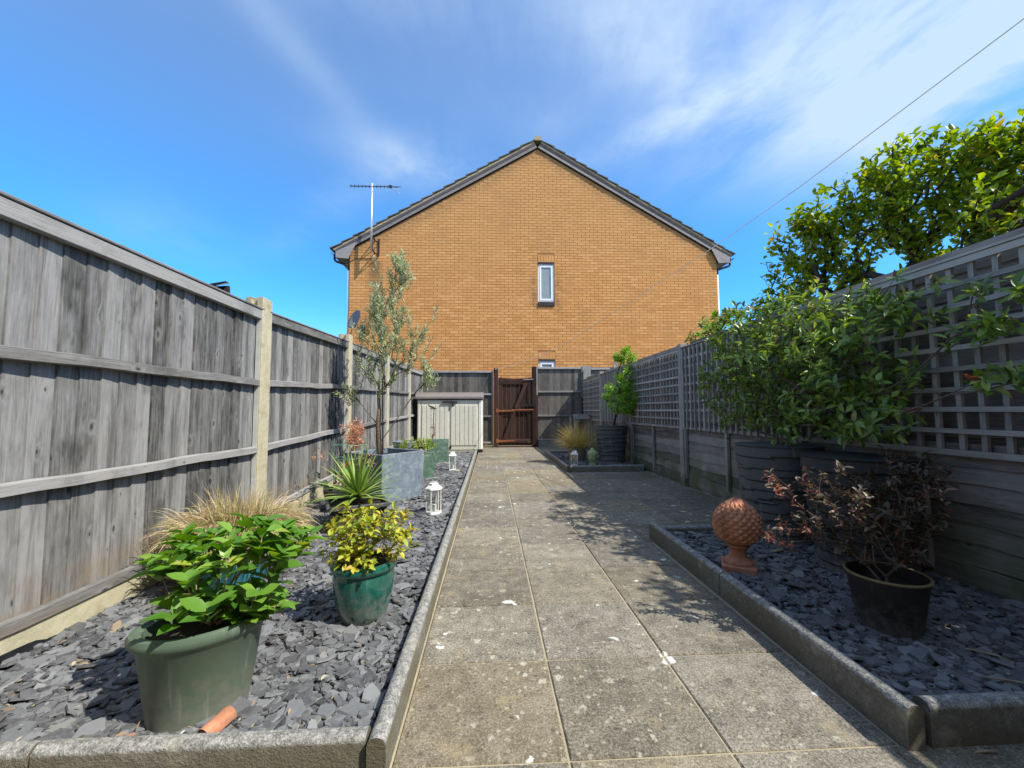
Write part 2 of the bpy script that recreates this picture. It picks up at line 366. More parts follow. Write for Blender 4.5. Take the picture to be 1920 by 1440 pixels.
def brickm(t):
    p=pos(t); sp=t.sep(p)
    row=t.m('FLOOR',t.m('DIVIDE',sp[2],.083)); par=t.m('MODULO',row,2.)
    colm=t.m('FLOOR',t.m('ADD',t.m('DIVIDE',t.m('ADD',sp[0],20.),.249),t.m('MULTIPLY',par,.5)))
    w=t.n('ShaderNodeTexWhiteNoise',{'Vector':t.xyz(colm,row,0.)},noise_dimensions='2D').outputs
    a=w['Value']
    c=t.ramp(a,[(0.,(.56,.255,.082)),(.3,(.62,.29,.095)),(.75,(.66,.32,.11)),(1.,(.71,.37,.14))])
    l=t.noise(t.v('MULTIPLY',p,(1,1,1.6)),.55,5,.6); c=t.mix(t.ss(l,.45,.72,0,.45),c,(.55,.28,.10))
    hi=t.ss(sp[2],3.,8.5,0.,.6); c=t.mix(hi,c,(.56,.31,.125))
    g_=t.ss(t.noise(t.v('ADD',p,(7,0,3)),1.1,6,.65),.50,.70,0,.16); c=t.mix(g_,c,(.30,.19,.10))
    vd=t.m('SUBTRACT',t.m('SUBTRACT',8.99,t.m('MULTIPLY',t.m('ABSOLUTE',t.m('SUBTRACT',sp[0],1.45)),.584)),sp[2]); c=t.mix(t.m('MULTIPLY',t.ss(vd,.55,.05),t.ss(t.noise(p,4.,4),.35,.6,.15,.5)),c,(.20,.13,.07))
    n=t.noise(p,30,4,.65); c=t.mix(t.ss(n,.4,.75,0,.3),c,(.38,.21,.08))
    # dark vertical mark below the aerial bracket
    st=t.m('MULTIPLY',t.ss(t.m('ABSOLUTE',t.m('SUBTRACT',sp[0],-3.42)),.3,.03),t.m('MULTIPLY',t.ss(sp[2],5.5,5.3),t.ss(sp[2],4.3,5.3)))
    c=t.mix(t.m('MULTIPLY',st,.7),c,(.09,.06,.04))
    for (x0,x1) in ((1.22,1.47),(1.9,2.15)):
        e=t.m('MULTIPLY',t.ss(t.m('ABSOLUTE',t.m('SUBTRACT',sp[0],(x0+x1)/2)),.2,.03),t.m('MULTIPLY',t.ss(sp[2],5.3,4.7),t.ss(sp[2],3.7,4.2)))
        e=t.m('MULTIPLY',e,t.ss(t.noise(p,6,4),.35,.6))
        c=t.mix(t.m('MULTIPLY',e,.5),c,(.16,.12,.08))
    return dict(c=c,h=n,s=.3,d=.004)
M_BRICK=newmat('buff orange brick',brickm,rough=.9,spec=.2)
M_MORTAR=conc('brown mortar',(.30,.145,.055),(.42,.22,.085),.4)
def plain(name,col,rough=.5,var=.15,sc=20,spec=.4,bump=0,metal=0,coat=None,dust=0):
    def b(t):
        p=pos(t); n=t.noise(p,sc,4,.6); l=t.noise(p,sc*.15,3)
        k=t.m('ADD',t.m('MULTIPLY',n,.6),t.m('MULTIPLY',l,.4))
        c=t.mix(t.ss(k,.35,.65),tuple(q*(1-var) for q in col),tuple(min(1,q*(1+var)) for q in col))
        if dust:
            z=t.sep(p)[2]; sp_=t.noise(p,32,5,.7); dm=t.m('MULTIPLY',t.ss(t.m('ADD',t.m('MULTIPLY',z,2.2),sp_),.95,.55),.55)
            st_=t.m('MULTIPLY',t.ss(t.noise(t.v('MULTIPLY',p,(38,38,3.5)),1.,4,.6),.56,.72),dust*.35)
            c=t.mix(dm,c,(.22,.20,.17)); c=t.mix(st_,c,(.42,.42,.38))
        d=dict(c=c,r=t.lin(n,.3,.7,max(0,rough-.08),min(1,rough+.08)),h=n,s=bump,d=.003,m=float(metal))
        if coat is not None: d['coat']=coat
        return d
    return newmat(name,b,spec=spec)
M_UPVC=plain('white upvc',(.80,.81,.82),.35,.03)
M_GLASS=plain('frosted glass',(.27,.31,.32),.18,.08,6,.5)
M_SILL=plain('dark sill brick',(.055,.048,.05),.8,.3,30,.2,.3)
M_BLK=plain('black plastic',(.018,.018,.02),.4,.2)
M_ALU=plain('aluminium',(.62,.63,.64),.45,.1,30,.5,metal=.6)
M_DISH=plain('dish grey',(.16,.16,.16),.5,.1)
M_TILE=conc('roof tile',(.055,.05,.042),(.13,.12,.10),.4,moss=(.15,.14,.06))
M_VERGE=conc('verge mortar',(.22,.18,.115),(.42,.36,.25),.4,moss=(.24,.23,.08),sc=.5)
M_WPIPE=plain('pale pipe',(.6,.62,.64),.4,.05)
M_STORE=plain('beige resin',(.62,.60,.50),.6,.08,25,.3,.25)
M_STOREL=plain('ivory resin',(.72,.71,.64),.5,.05)
M_STOREB=plain('taupe resin lid',(.19,.165,.15),.6,.1)
M_RUST=plain('rusty iron',(.27,.105,.045),.85,.4,60,.2,.5)
M_STEEL=plain('galvanised steel',(.45,.45,.43),.45,.2,40,.5,metal=.5)
M_POTG=plain('sage plastic',(.10,.145,.10),.42,.10,9,.45,dust=.6)
M_TEAL=plain('teal glaze',(.012,.115,.088),.16,.35,14,.6,.15,coat=.6,dust=.4)
M_BLUEPOT=plain('turquoise glaze',(.03,.20,.25),.25,.1,12,.6)
M_ANTH=plain('anthracite plastic',(.075,.078,.080),.5,.10,10,.4,dust=.6)
M_ANTHD=plain('dark plastic',(.032,.032,.032),.62,.15,10,.3,dust=.35)
M_GOLDRIM=plain('ochre rim',(.19,.145,.07),.7,.2)
def fauxlead(t):
    p=pos(t); n=t.noise(p,11,6,.7,.6); n2=t.noise(p,45,4,.7)
    c=t.ramp(t.m('ADD',t.m('MULTIPLY',n,.7),t.m('MULTIPLY',n2,.3)),[(.36,(.115,.15,.19)),(.5,(.165,.205,.245)),(.66,(.30,.345,.38))])
    return dict(c=c,h=n2,s=.3,d=.003)
M_LEAD=newmat('blue grey fibre clay',fauxlead,rough=.6,spec=.35)
def verdi(t):
    p=pos(t); n=t.noise(p,13,5,.7,.4)
    c=t.ramp(n,[(.35,(.075,.13,.095)),(.5,(.12,.20,.145)),(.68,(.23,.32,.245))])
    return dict(c=c,h=n,s=.2,d=.003)
M_VERDI=newmat('green fibre clay',verdi,rough=.65,spec=.3)
def terr(t):
    p=pos(t); n=t.noise(p,28,5,.7); n2=t.noise(p,6,4); z=t.sep(p)[2]
    c=t.ramp(n,[(.3,(.36,.15,.085)),(.55,(.50,.225,.13)),(.75,(.58,.33,.22))])
    c=t.mix(t.m('MULTIPLY',t.ss(n2,.5,.68),.6),c,(.15,.07,.04))
    return dict(c=c,h=n,s=.35,d=.003)
M_TERR=newmat('terracotta',terr,rough=.88,spec=.2)
M_STONEB=conc('green stone',(.24,.28,.11),(.44,.48,.24),.35)
M_TANPOT=plain('taupe pot',(.23,.20,.145),.7,.15)
M_WHITE=plain('white painted metal',(.76,.75,.68),.5,.12,50)
def glassm(name):
    m=bpy.data.materials.new(name); m.use_nodes=True; t=NT(m.node_tree); out=t.n('ShaderNodeOutputMaterial')
    g=t.n('ShaderNodeBsdfGlossy',{'Roughness':.05}); tr=t.n('ShaderNodeBsdfTransparent',{'Color':(.9,.92,.92,1)})
    n=t.noise(objc(t),18,3); ms=t.n('ShaderNodeMixShader',{0:t.lin(n,.3,.7,.08,.2)}); t.nt.links.new(tr.outputs[0],ms.inputs[1]); t.nt.links.new(g.outputs[0],ms.inputs[2])
    t.nt.links.new(ms.outputs[0],out.inputs[0]); return m
M_LGL=glassm('lantern glass')
def leafm(name,stops,trans=.35,rough=.42,spec=.4,under=None,vein=0.):
    m=bpy.data.materials.new(name); m.use_nodes=True; t=NT(m.node_tree); out=t.n('ShaderNodeOutputMaterial')
    a=t.m('FRACT',t.m('ADD',t.n('ShaderNodeAttribute',attribute_name='tint').outputs['Fac'],t.m('MULTIPLY',orand(t),.999)))
    c=t.ramp(a,stops)
    n=t.noise(objc(t),35,3); c=hsv(t,c,.5,1.,t.lin(n,.3,.7,.85,1.12))
    bf=t.n('ShaderNodeNewGeometry').outputs['Backfacing']
    if under: c=t.mix(bf,c,under)
    p=t.n('ShaderNodeBsdfPrincipled',{'Base Color':c,'Roughness':rough}); p.inputs['Specular IOR Level'].default_value=spec
    tc=hsv(t,c,.49,1.15,1.5); tl=t.n('ShaderNodeBsdfTranslucent',{'Color':tc})
    ms=t.n('ShaderNodeMixShader',{0:trans}); t.nt.links.new(p.outputs[0],ms.inputs[1]); t.nt.links.new(tl.outputs[0],ms.inputs[2])
    t.nt.links.new(ms.outputs[0],out.inputs[0]); return m
L_HYD=leafm('hydrangea leaf',[(0,(.06,.16,.02)),(.3,(.10,.23,.03)),(.7,(.17,.33,.045)),(.93,(.24,.40,.06)),(1,(.42,.42,.06))],.32,.38)
L_YEL=leafm('yellow leaf',[(0,(.14,.22,.03)),(.3,(.32,.38,.04)),(.7,(.50,.50,.05)),(.92,(.60,.50,.06)),(1,(.64,.40,.09))],.3,.45)
L_CLI=leafm('climber leaf',[(0,(.06,.11,.022)),(.35,(.14,.23,.04)),(.75,(.25,.37,.065)),(.94,(.36,.46,.10)),(.985,(.22,.13,.06)),(1,(.18,.06,.04))],.32,.33,.5)
L_TREE=leafm('tree leaf',[(0,(.08,.14,.02)),(.3,(.15,.24,.03)),(.7,(.25,.35,.045)),(.9,(.34,.38,.05)),(.975,(.42,.40,.06)),(1,(.46,.34,.07))],.5,.32,.5)
L_OLI=leafm('olive leaf',[(0,(.15,.21,.07)),(.4,(.28,.36,.11)),(.8,(.42,.50,.19)),(.97,(.52,.56,.28)),(1,(.45,.35,.12))],.22,.45,.4,under=(.44,.47,.32))
L_NAN=leafm('bright shrub leaf',[(0,(.10,.25,.02)),(.5,(.17,.38,.03)),(.85,(.30,.50,.04)),(1,(.48,.55,.08))],.38,.45)
L_BRZ=leafm('bronze leaf',[(0,(.04,.036,.02)),(.4,(.07,.056,.032)),(.75,(.10,.078,.045)),(.92,(.15,.10,.06)),(1,(.25,.13,.09))],.2,.45)
L_RED=leafm('young red leaf',[(0,(.25,.07,.05)),(.5,(.36,.14,.10)),(1,(.48,.32,.22))],.3,.4)
L_YUC=leafm('yucca leaf',[(0,(.12,.22,.04)),(.5,(.20,.32,.06)),(1,(.36,.42,.13))],.25,.4)
L_LIM=leafm('lime leaf',[(0,(.20,.32,.03)),(.5,(.32,.44,.04)),(1,(.46,.50,.10))],.35,.45)
L_ORG=leafm('dry orange floret',[(0,(.45,.20,.10)),(.5,(.60,.30,.17)),(1,(.66,.45,.30))],.35,.6)
L_GLA=leafm('glaucous leaf',[(0,(.04,.09,.06)),(1,(.09,.16,.10))],.2,.5)
L_DRY=leafm('dry grass',[(0,(.36,.27,.15)),(.45,(.52,.41,.24)),(.75,(.62,.52,.31)),(.9,(.34,.36,.13)),(1,(.22,.32,.09))],.3,.6)
L_STRAW=leafm('straw grass',[(0,(.36,.30,.08)),(.5,(.52,.42,.14)),(1,(.66,.56,.26))],.35,.55)
L_LIT=leafm('dead leaf',[(0,(.12,.09,.06)),(.5,(.28,.19,.11)),(.8,(.42,.33,.20)),(1,(.52,.50,.38))],.1,.7)
M_BARK=plain('bark',(.13,.10,.075),.9,.35,40,.15,.7)
M_BARKL=plain('pale stem',(.33,.25,.16),.85,.25,40,.15,.4)
M_TWIG=plain('twig',(.22,.16,.13),.85,.25,40,.15)
M_BARKD=plain('dark bark',(.055,.042,.033),.9,.3,30,.15,.5)
M_WIRE=plain('washing line',(.80,.72,.58),.6,.1)
M_WIREG=plain('green wire',(.12,.25,.16),.5,.1)
M_LINER=plain('black liner',(.012,.012,.016),.55,.2)

# ------------------------------------------------------------------ plant helpers
def tubes_np(segs,n=5):
    "segs (m,8): p0 p1 r0 r1"
    segs=np.asarray(segs,float); p0=segs[:,:3];p1=segs[:,3:6];r0=segs[:,6:7];r1=segs[:,7:8]
    d=p1-p0; d/=np.linalg.norm(d,axis=1,keepdims=True)+1e-9
    ref=np.where(np.abs(d[:,2:3])<.9,np.array([[0,0,1.]]),np.array([[1.,0,0]]))
    a=np.cross(d,ref); a/=np.linalg.norm(a,axis=1,keepdims=True); b=np.cross(d,a)
    m=len(segs); V=np.zeros((m,2,n,3))
    for k in range(n):
        w=a*math.cos(2*math.pi*k/n)+b*math.sin(2*math.pi*k/n)
        V[:,0,k]=p0+w*r0; V[:,1,k]=p1+w*r1
    base=(np.arange(m)*2*n)[:,None]; k=np.arange(n)[None,:]; k2=(k+1)%n
    F=np.stack([base+k,base+k2,base+n+k2,base+n+k],axis=-1).reshape(-1,4)
    return V.reshape(-1,3),F
def grow(roots,targets,r_tip=.002,expo=2.3,sag=.0,jit=.15,steps=3,rw=.15):
    "branch network joining targets to the nearest existing node; returns segs and end directions"
    nodes=[np.array(r,float) for r in roots]; par=[-1]*len(nodes)
    for i in range(1,len(nodes)): par[i]=i-1
    root0=nodes[0]; targets=np.asarray(targets)
    idx=np.argsort(np.linalg.norm(targets-nodes[-1],axis=1)); leafnode=[]
    cap=8000; A=np.zeros((cap,3)); A[:len(nodes)]=nodes; cnt=len(nodes)
    for i in idx:
        tg=targets[i]; vec=tg-A[:cnt]; D=np.linalg.norm(vec,axis=1)
        cost=D+np.where(A[:cnt,2]>tg[2]-.0,(A[:cnt,2]-tg[2])*1.0,0)+rw*np.linalg.norm(A[:cnt]-root0,axis=1)
        j=int(np.argmin(cost)); a=A[j]; L=D[j]; k=max(1,min(steps,int(L/ (0.02+.0)) )) ; prev=j
        bend=rng.normal(0,jit*L*.5,3)
        for s_ in range(1,k+1):
            u=s_/k; q=a+(tg-a)*u+bend*math.sin(math.pi*u)*.5; q[2]+=sag*L*math.sin(math.pi*u)
            A[cnt]=q; par.append(prev); prev=cnt; cnt+=1
        leafnode.append((i,prev))
    load=np.zeros(cnt)
    for _,n_ in leafnode: load[n_]+=1
    for n_ in range(cnt-1,0,-1):
        if par[n_]>=0: load[par[n_]]+=load[n_]
    segs=[]
    for n_ in range(1,cnt):
        p_=par[n_]
        if p_<0: continue
        r=r_tip*max(load[n_],1)**(1/expo); rp=r_tip*max(load[p_],1)**(1/expo); rp=min(rp,r*1.5)
        segs.append((*A[p_],*A[n_],rp,r))
    dirs={}
    for i,n_ in leafnode:
        d=A[n_]-A[par[n_]]; dirs[i]=d/(np.linalg.norm(d)+1e-9)
    D=np.array([dirs[i] for i in range(len(targets))])
    return np.array(segs),D
def unit(v): return v/(np.linalg.norm(v,axis=-1,keepdims=True)+1e-9)
LU=np.array([.0,.22,.5,.78,1.0]); 
def leaf_template(wprof,fold=.35,droop=.25,wave=0.):
    "unit leaf along +x, width along y, normal z"
    V=[(0,0,0)]
    for i,u in enumerate((.22,.5,.78)):
        w=wprof[i]; z=-droop*u*u
        V+=[(u,w,z+fold*w),(u,0,z),(u,-w,z+fold*w)]
    V.append((1,0,-droop))
    F=[(0,2,1),(0,3,2),(1,2,5,4),(2,3,6,5),(4,5,8,7),(5,6,9,8),(7,8,10),(8,9,10)]
    V=[(v[0],v[1],v[2]) for v in V]
    return np.array(V),F
TQ=[(1,2,5,4),(2,3,6,5),(4,5,8,7),(5,6,9,8)]; TT=[(0,2,1),(0,3,2),(7,8,10),(8,9,10)]
def leaves_np(P,D,N,L,Wd,prof,fold=.35,droop=.25,simple=False):
    P=np.asarray(P);D=unit(np.asarray(D)); N=np.asarray(N); N=unit(N-D*np.sum(N*D,axis=1,keepdims=True)); Y=np.cross(N,D)
    m=len(P); L=np.asarray(L).reshape(-1,1); Wd=np.asarray(Wd).reshape(-1,1)
    if simple:
        T=np.array([(0,0,0),(.45,.5,.12),(.5,0,-.08*droop),(.45,-.5,.12),(1,0,-droop)]); tri=[(0,2,1),(0,3,2),(1,2,4),(2,3,4)]
        V=P[:,None]+D[:,None]*(T[None,:,0:1]*L[:,None])+Y[:,None]*(T[None,:,1:2]*Wd[:,None])+N[:,None]*(T[None,:,2:3]*np.where(np.abs(T[None,:,1:2])>0,Wd[:,None],L[:,None]))
        b=(np.arange(m)*5)[:,None,None]; F=(b+np.array(tri)[None]).reshape(-1,3)
        return V.reshape(-1,3),[F],4
    T,_=leaf_template(prof,fold,droop)
    zz=T[None,:,2:3]
    V=P[:,None]+D[:,None]*(T[None,:,0:1]*L[:,None])+Y[:,None]*(T[None,:,1:2]*2*Wd[:,None]*.5)+N[:,None]*(zz*L[:,None]*.8)
    b=(np.arange(m)*11)[:,None,None]
    return V.reshape(-1,3),[(b+np.array(TQ)[None]).reshape(-1,4),(b+np.array(TT)[None]).reshape(-1,3)],8
def foliage(parent,P,D,N,L,Wd,mat,n_ind=0,prof=(.30,.5,.36),fold=.35,droop=.25,simple=False,name='foliage',cam_near=True,leafname='leaf'):
    P=np.asarray(P,float); m=len(P); L=np.broadcast_to(L,(m,)).copy(); Wd=np.broadcast_to(Wd,(m,)).copy()
    n_ind=min(n_ind,m); idx=np.arange(m)
    if n_ind:
        score=(L/np.linalg.norm(P-np.array([0,0,.95]),axis=1)); ind=np.argsort(-score)[:n_ind]
        rest=np.setdiff1d(idx,ind)
        tm=[]
        for k in range(5):
            T,F=leaf_template(tuple(q*(1+.08*(k-2)*.5) for q in prof),fold*(.7+.15*k),droop*(.4+.35*k))
            me=mesh(leafname,T*np.array([1,1,.8]),F,smooth=True); me.materials.append(mat); tm.append(me)
        Dn=unit(D);Nn=unit(N-Dn*np.sum(N*Dn,axis=1,keepdims=True));Yn=np.cross(Nn,Dn)
        for i in ind:
            bm_=Matrix((Vector(Dn[i]*L[i]),Vector(Yn[i]*Wd[i]),Vector(Nn[i]*L[i]))).transposed()
            link(leafname,tm[i%5],None,parent,P[i],basis=bm_)
        idx=rest
    if len(idx):
        V,F,k=leaves_np(P[idx],D[idx],N[idx],L[idx],Wd[idx],prof,fold,droop,simple)
        tv=rng.random(len(idx))
        tl=[np.repeat(tv,f.shape[0]//len(idx)) for f in F]
        o=WP[parent.name]; V=V-np.array(o)
        me=npmesh(name,V,F,tint=tl,smooth=True); ob=link(name,me,mat,parent,o)
        if m>300: ob['kind']='stuff'
def stems(parent,segs,mat,name='stems',n=5):
    V,F=tubes_np(segs,n); o=WP[parent.name]; me=npmesh(name,V-np.array(o),[F],smooth=True); return link(name,me,mat,parent,o)
def rdir(n): return unit(rng.normal(size=(n,3)))
def whorl(T,D,k,spread=.9,up=.3,off=.02):
    "k leaves around each tip"
    P=[];DD=[];N=[]
    for p,d in zip(T,D):
        d=unit(d+np.array([0,0,up])); a=unit(np.cross(d,rng.normal(size=3))); b=np.cross(d,a); ph=rng.random()*6.28
        kk=k if isinstance(k,int) else rng.integers(k[0],k[1]+1)
        for i in range(kk):
            an=ph+i*2.4; rad=a*math.cos(an)+b*math.sin(an); sp=spread*(.7+.6*rng.random())*(1-.35*i/kk)
            dd=unit(d*(1-.45*sp)+rad*sp); P.append(p-d*off*i*.6+rng.normal(0,.003,3)); DD.append(dd); N.append(unit(d+np.array([0,0,.7])+rng.normal(0,.25,3)))
    return np.array(P),np.array(DD),np.array(N)
def ellip(n,c,r,shell=.0,zmin=None):
    out=[]
    while len(out)<n:
        q=rng.uniform(-1,1,3)
        l=np.linalg.norm(q)
        if l>1 or l<shell: continue
        p=np.array(c)+q*np.array(r)
        if zmin is not None and p[2]<zmin: continue
        out.append(p)
    return np.array(out)
def blades(parent,n,base_r,c,L,w,mat,spread=(.2,1.1),droop=1.2,name='grass_blades',segs=6,stiff=0.,namek=None,bias=None,up=1.):
    "curved strips from a tuft"
    Vs=[];Fs=[];tt=[]
    for i in range(n):
        an=rng.random()*6.283; r=base_r*math.sqrt(rng.random()); p=np.array([c[0]+r*math.cos(an),c[1]+r*math.sin(an),c[2]])
        an2=an+rng.normal(0,.5); el=rng.uniform(*spread); l=L*rng.uniform(.55,1.1)
        d=np.array([math.cos(an2)*math.sin(el),math.sin(an2)*math.sin(el),math.cos(el)*up])
        if bias is not None: d=unit(d+np.array(bias)*rng.random())
        side=unit(np.cross(d,[0,0,1])+1e-6+rng.normal(0,.3,3)); step=l/segs; q=p.copy(); dr=droop*rng.uniform(.5,1.3); o=len(Vs)
        for s_ in range(segs+1):
            ww=w*(1-.95*(s_/segs)**1.6)*.5; Vs.append(q-side*ww); Vs.append(q+side*ww)
            q=q+d*step; d=unit(d+np.array([0,0,-dr/segs*(.4+1.2*s_/segs)])+rng.normal(0,.03,3))
        for s_ in range(segs): Fs.append((o+2*s_,o+2*s_+1,o+2*s_+3,o+2*s_+2))
        tt+= [rng.random()]*segs
    ob_o=WP[parent.name]; me=npmesh(name,np.array(Vs)-np.array(ob_o),[np.array(Fs)],tint=[np.array(tt)],smooth=True)
    ob=link(name,me,mat,parent,ob_o); ob['kind']='stuff'; return ob

# ================================================================== SETTING
g=box('ground',(-60,-60,-.30),(60,80,-.055),M_GROUND); tagit(g,'bare earth under and around the garden','ground',kind='structure')
pb=box('path',(-.275,-.75,-.05),(2.62,10.85,-.006),M_JOINT); tagit(pb,'lichen covered concrete slab path and patio','path',kind='structure')
SL=.449; PT=.455; X1=.2155-.002; Y0=1.179
me_sl={}
def slabmesh(w,l):
    k=(round(w,3),round(l,3))
    if k not in me_sl:
        b=.004; v=[];x,y=w/2,l/2
        for (dx,z) in ((0,-.035),(0,-b),(b,0)):
            v+=[(-x+dx,-y+dx,z),(x-dx,-y+dx,z),(x-dx,y-dx,z),(-x+dx,y-dx,z)]
        f=[]
        for r in (0,4):
            for i in range(4):
                j=(i+1)%4; f.append((r+i,r+j,r+4+j,r+4+i))
        f.append((8,9,10,11)); me=mesh('paving_slab',v,f); me.materials.append(M_SLAB); me_sl[k]=me
    return me_sl[k]
cols=[(-.268,X1)]+[(X1+PT*k,X1+PT*(k+1)) for k in range(5)]
row0=-4
for j in range(row0,22):
    ya=Y0+PT*j; 
    for ci,(xa,xb) in enumerate(cols):
        if ci==3 and 1.0<ya+PT/2<1.6: pass
        yy0,yy1=ya,ya+PT
        if yy1>10.84: continue
        xb2=min(xb,2.44)
        # beds occupy the right hand columns
        yc=(yy0+yy1)/2
        if ci==2 and (1.25<yc<2.95 or 6.5<yc<8.9): xb2=1.158
        xc=(xa+xb2)/2
        if xa>1.1 and 1.25<yc<2.95: continue
        if xa>1.1 and 6.5<yc<8.5: continue
        gp=.006+.003*random.random()
        if xb2-xa<.1: continue
        o=link('paving_slab',slabmesh(round(xb2-xa-gp,3),PT-.007),None,pb,(xc,yc,rng.normal(0,.0007)))
        o.rotation_euler=(rng.normal(0,.0016),rng.normal(0,.0016),rng.normal(0,.0022))

# ------------------------------------------------------------------ bed edgings
def edging(label,runs,group=None):
    e=thing('bed_edging',label,'edging',(runs[0][0],runs[0][1],0))
    for (x0,y0,x1,y1,h,bs) in runs:
        L=math.hypot(x1-x0,y1-y0); n=max(1,round(L/.915)); dx,dy=(x1-x0)/L,(y1-y0)/L
        for i in range(n):
            a=i*L/n+.003; b=(i+1)*L/n-.003; th=.05; zt=h+rng.normal(0,.0015)
            prof=[(-th/2,-.05),(th/2,-.05)]+[(th/2*math.cos(t_),zt-th*.42+th*.42*math.sin(t_)) for t_ in [k*math.pi/8 for k in range(9)]]
            m=MB(); m.prism(prof,1,-(b-a)/2,(b-a)/2)
            cx=x0+dx*(a+b)/2; cy=y0+dy*(a+b)/2
            ob=m.out('edging_stone',M_KERB,e,origin=(0,0,0),smooth=True,auto=40)
            ob.location=Vector((cx,cy,0))-WP[e.name]; WP[ob.name]=Vector((cx,cy,0))
            ob.rotation_euler=(rng.normal(0,.002),rng.normal(0,.008),math.atan2(-dx,dy)+rng.normal(0,.0012))
    return e
edging('round topped concrete edging round the long left slate bed',
       [(-.296,1.145,-.318,9.05,.10,0),(-.325,1.185,-2.0,1.185,.10,0),(-1.70,9.05,-.35,9.05,.09,0)])
edging('round topped concrete edging round the near right slate bed holding the terracotta pine cone',
       [(1.188,1.15,1.205,3.09,.12,0),(1.235,1.185,2.6,1.185,.12,0),(1.235,3.07,2.42,3.07,.09,0)])
edging('low concrete edging round the small far right bed with the stone head and white lantern',
       [(1.19,6.35,1.20,9.0,.10,0),(1.22,6.38,2.38,6.38,.10,0),(1.235,8.62,2.05,8.62,.12,0)])
# soil and slate
def soil(x0,y0,x1,y1,z): 
    o=box('bed_soil',(x0,y0,-.05),(x1,y1,z),M_SOIL); tagit(o,None,None,kind='structure'); return o
soil(-1.78,1.215,-.345,9.02,.028)['label']='dark soil base under the slate of the left bed'
soil(1.235,1.215,2.46,3.04,.035)['label']='dark soil base under the slate of the near right bed'
soil(1.235,6.41,2.42,8.59,.035)['label']='dark soil base under the slate of the far right bed'
def chips(label,x0,x1,y0,y1,z,dens,rmul=lambda y:1.):
    area=(x1-x0)*(y1-y0); n=int(dens*area); u=rng.random(n)
    x=rng.uniform(x0,x1,n); y=y0+(y1-y0)*u**1.25
    r=np.exp(rng.normal(math.log(.0160),.50,n)); r=np.clip(r,.007,.045)*rmul(y)
    big=rng.random(n)<.012; r=np.where(big&(y<2.2),r*1.9,r); r=np.minimum(r,.05)
    el=rng.uniform(.45,1.,n); K=6
    an=np.sort(rng.random((n,K))*.75+np.arange(K)[None],axis=1)/K*2*np.pi
    rr=rng.uniform(.7,1.12,(n,K)); px_=np.cos(an)*rr; py_=np.sin(an)*rr*el[:,None]
    th=rng.uniform(.0025,.006,n)+r*.05
    yaw=rng.random(n)*6.283; tilt=np.abs(rng.normal(0,.21,n)); td=rng.random(n)*6.283
    zz=z+rng.random(n)*.022+np.sin(tilt)*r*.5
    cy,sy=np.cos(yaw)[:,None],np.sin(yaw)[:,None]
    X=(px_*cy-py_*sy)*r[:,None]; Y=(px_*sy+py_*cy)*r[:,None]
    # tilt about axis td
    ux,uy=np.cos(td)[:,None],np.sin(td)[:,None]
    along=X*ux+Y*uy; Z=along*np.sin(tilt)[:,None]; X2=X-ux*along*(1-np.cos(tilt)[:,None]); Y2=Y-uy*along*(1-np.cos(tilt)[:,None])
    X2=np.clip(X2+x[:,None],x0-.004,x1+.004); Y2=np.clip(Y2+y[:,None],y0-.004,y1+.004)
    top=np.stack([X2,Y2,Z+zz[:,None]+th[:,None]],-1); bot=np.stack([X2,Y2,Z+zz[:,None]],-1)
    bot[:,:,0]+= (X*.1); bot[:,:,1]+=(Y*.1)
    V=np.concatenate([top,bot],1).reshape(-1,3); b=(np.arange(n)*2*K)[:,None]
    Ft=b+np.arange(K)[None]; k=np.arange(K)[None]; k2=(k+1)%K
    Fs=np.stack([b+k,b+K+k,b+K+k2,b+k2],-1).reshape(-1,4)
    tint=rng.random(n); tint=np.where(rng.random(n)<.9,tint*.84,tint)
    me=npmesh('slate_chippings',V,[Ft,Fs],tint=[tint,np.repeat(tint,K)]); o=link('slate_chippings',me,M_SLATE)
    tagit(o,label,'slate chippings',kind='stuff')
chips('blue grey slate chippings covering the long left bed in full sun',-1.765,-.345,1.215,9.02,.022,3900,lambda y:1+np.clip((y-2)/5,0,.7))
chips('dark slate chippings in the shaded near right bed around the terracotta pine cone',1.235,2.44,1.215,3.04,.03,4200)
chips('slate chippings in the small far right bed behind its front edging',1.235,2.40,6.41,8.59,.03,2200,lambda y:1.5)
n=260; lx=rng.uniform(-1.72,-.38,n); ly=1.25+7*rng.random(n)**1.8; rx_=rng.uniform(1.27,2.40,120); ry_=rng.uniform(1.25,3.0,120)
lx=np.concatenate([lx,rx_]); ly=np.concatenate([ly,ry_]); n=len(lx); d_=rdir(n)*np.array([1,1,.25]); Pl=np.stack([lx,ly,np.full(n,.064)+rng.random(n)*.008],1)
V,F,_=leaves_np(Pl,d_,rdir(n)*.5+np.array([0,0,1.]),rng.uniform(.010,.032,n),rng.uniform(.003,.012,n),(.36,.5,.34),.3,.3)
o=link('leaf_litter',npmesh('leaf_litter',V,F,tint=[np.repeat(rng.random(n),4)]*2,smooth=True),L_LIT); tagit(o,'dry fallen leaves and stalks scattered over the slate beds','fallen leaves',kind='stuff')
ln=thing('bed_liner','black plastic liner strip showing along the foot of the left concrete gravel boards','liner',(-1.76,1.2,0))
m=MB(); pts=[]
ys=np.linspace(1.2,9.0,90); zt=.052+.02*np.sin(ys*5)+rng.normal(0,.006,90); xs=-1.752+.008*np.sin(ys*9)
v=[];f=[]
for i,y in enumerate(ys): v+=[(-1.745+.0,y,.0),(xs[i]-.012,y,zt[i]),(xs[i]-.016,y,zt[i]),(-1.755,y,0)]
for i in range(89):
    a=i*4; f+=[(a,a+4,a+5,a+1),(a+1,a+5,a+6,a+2),(a+2,a+6,a+7,a+3)]
m.add(v,f); m.out('liner_sheet',M_LINER,ln)

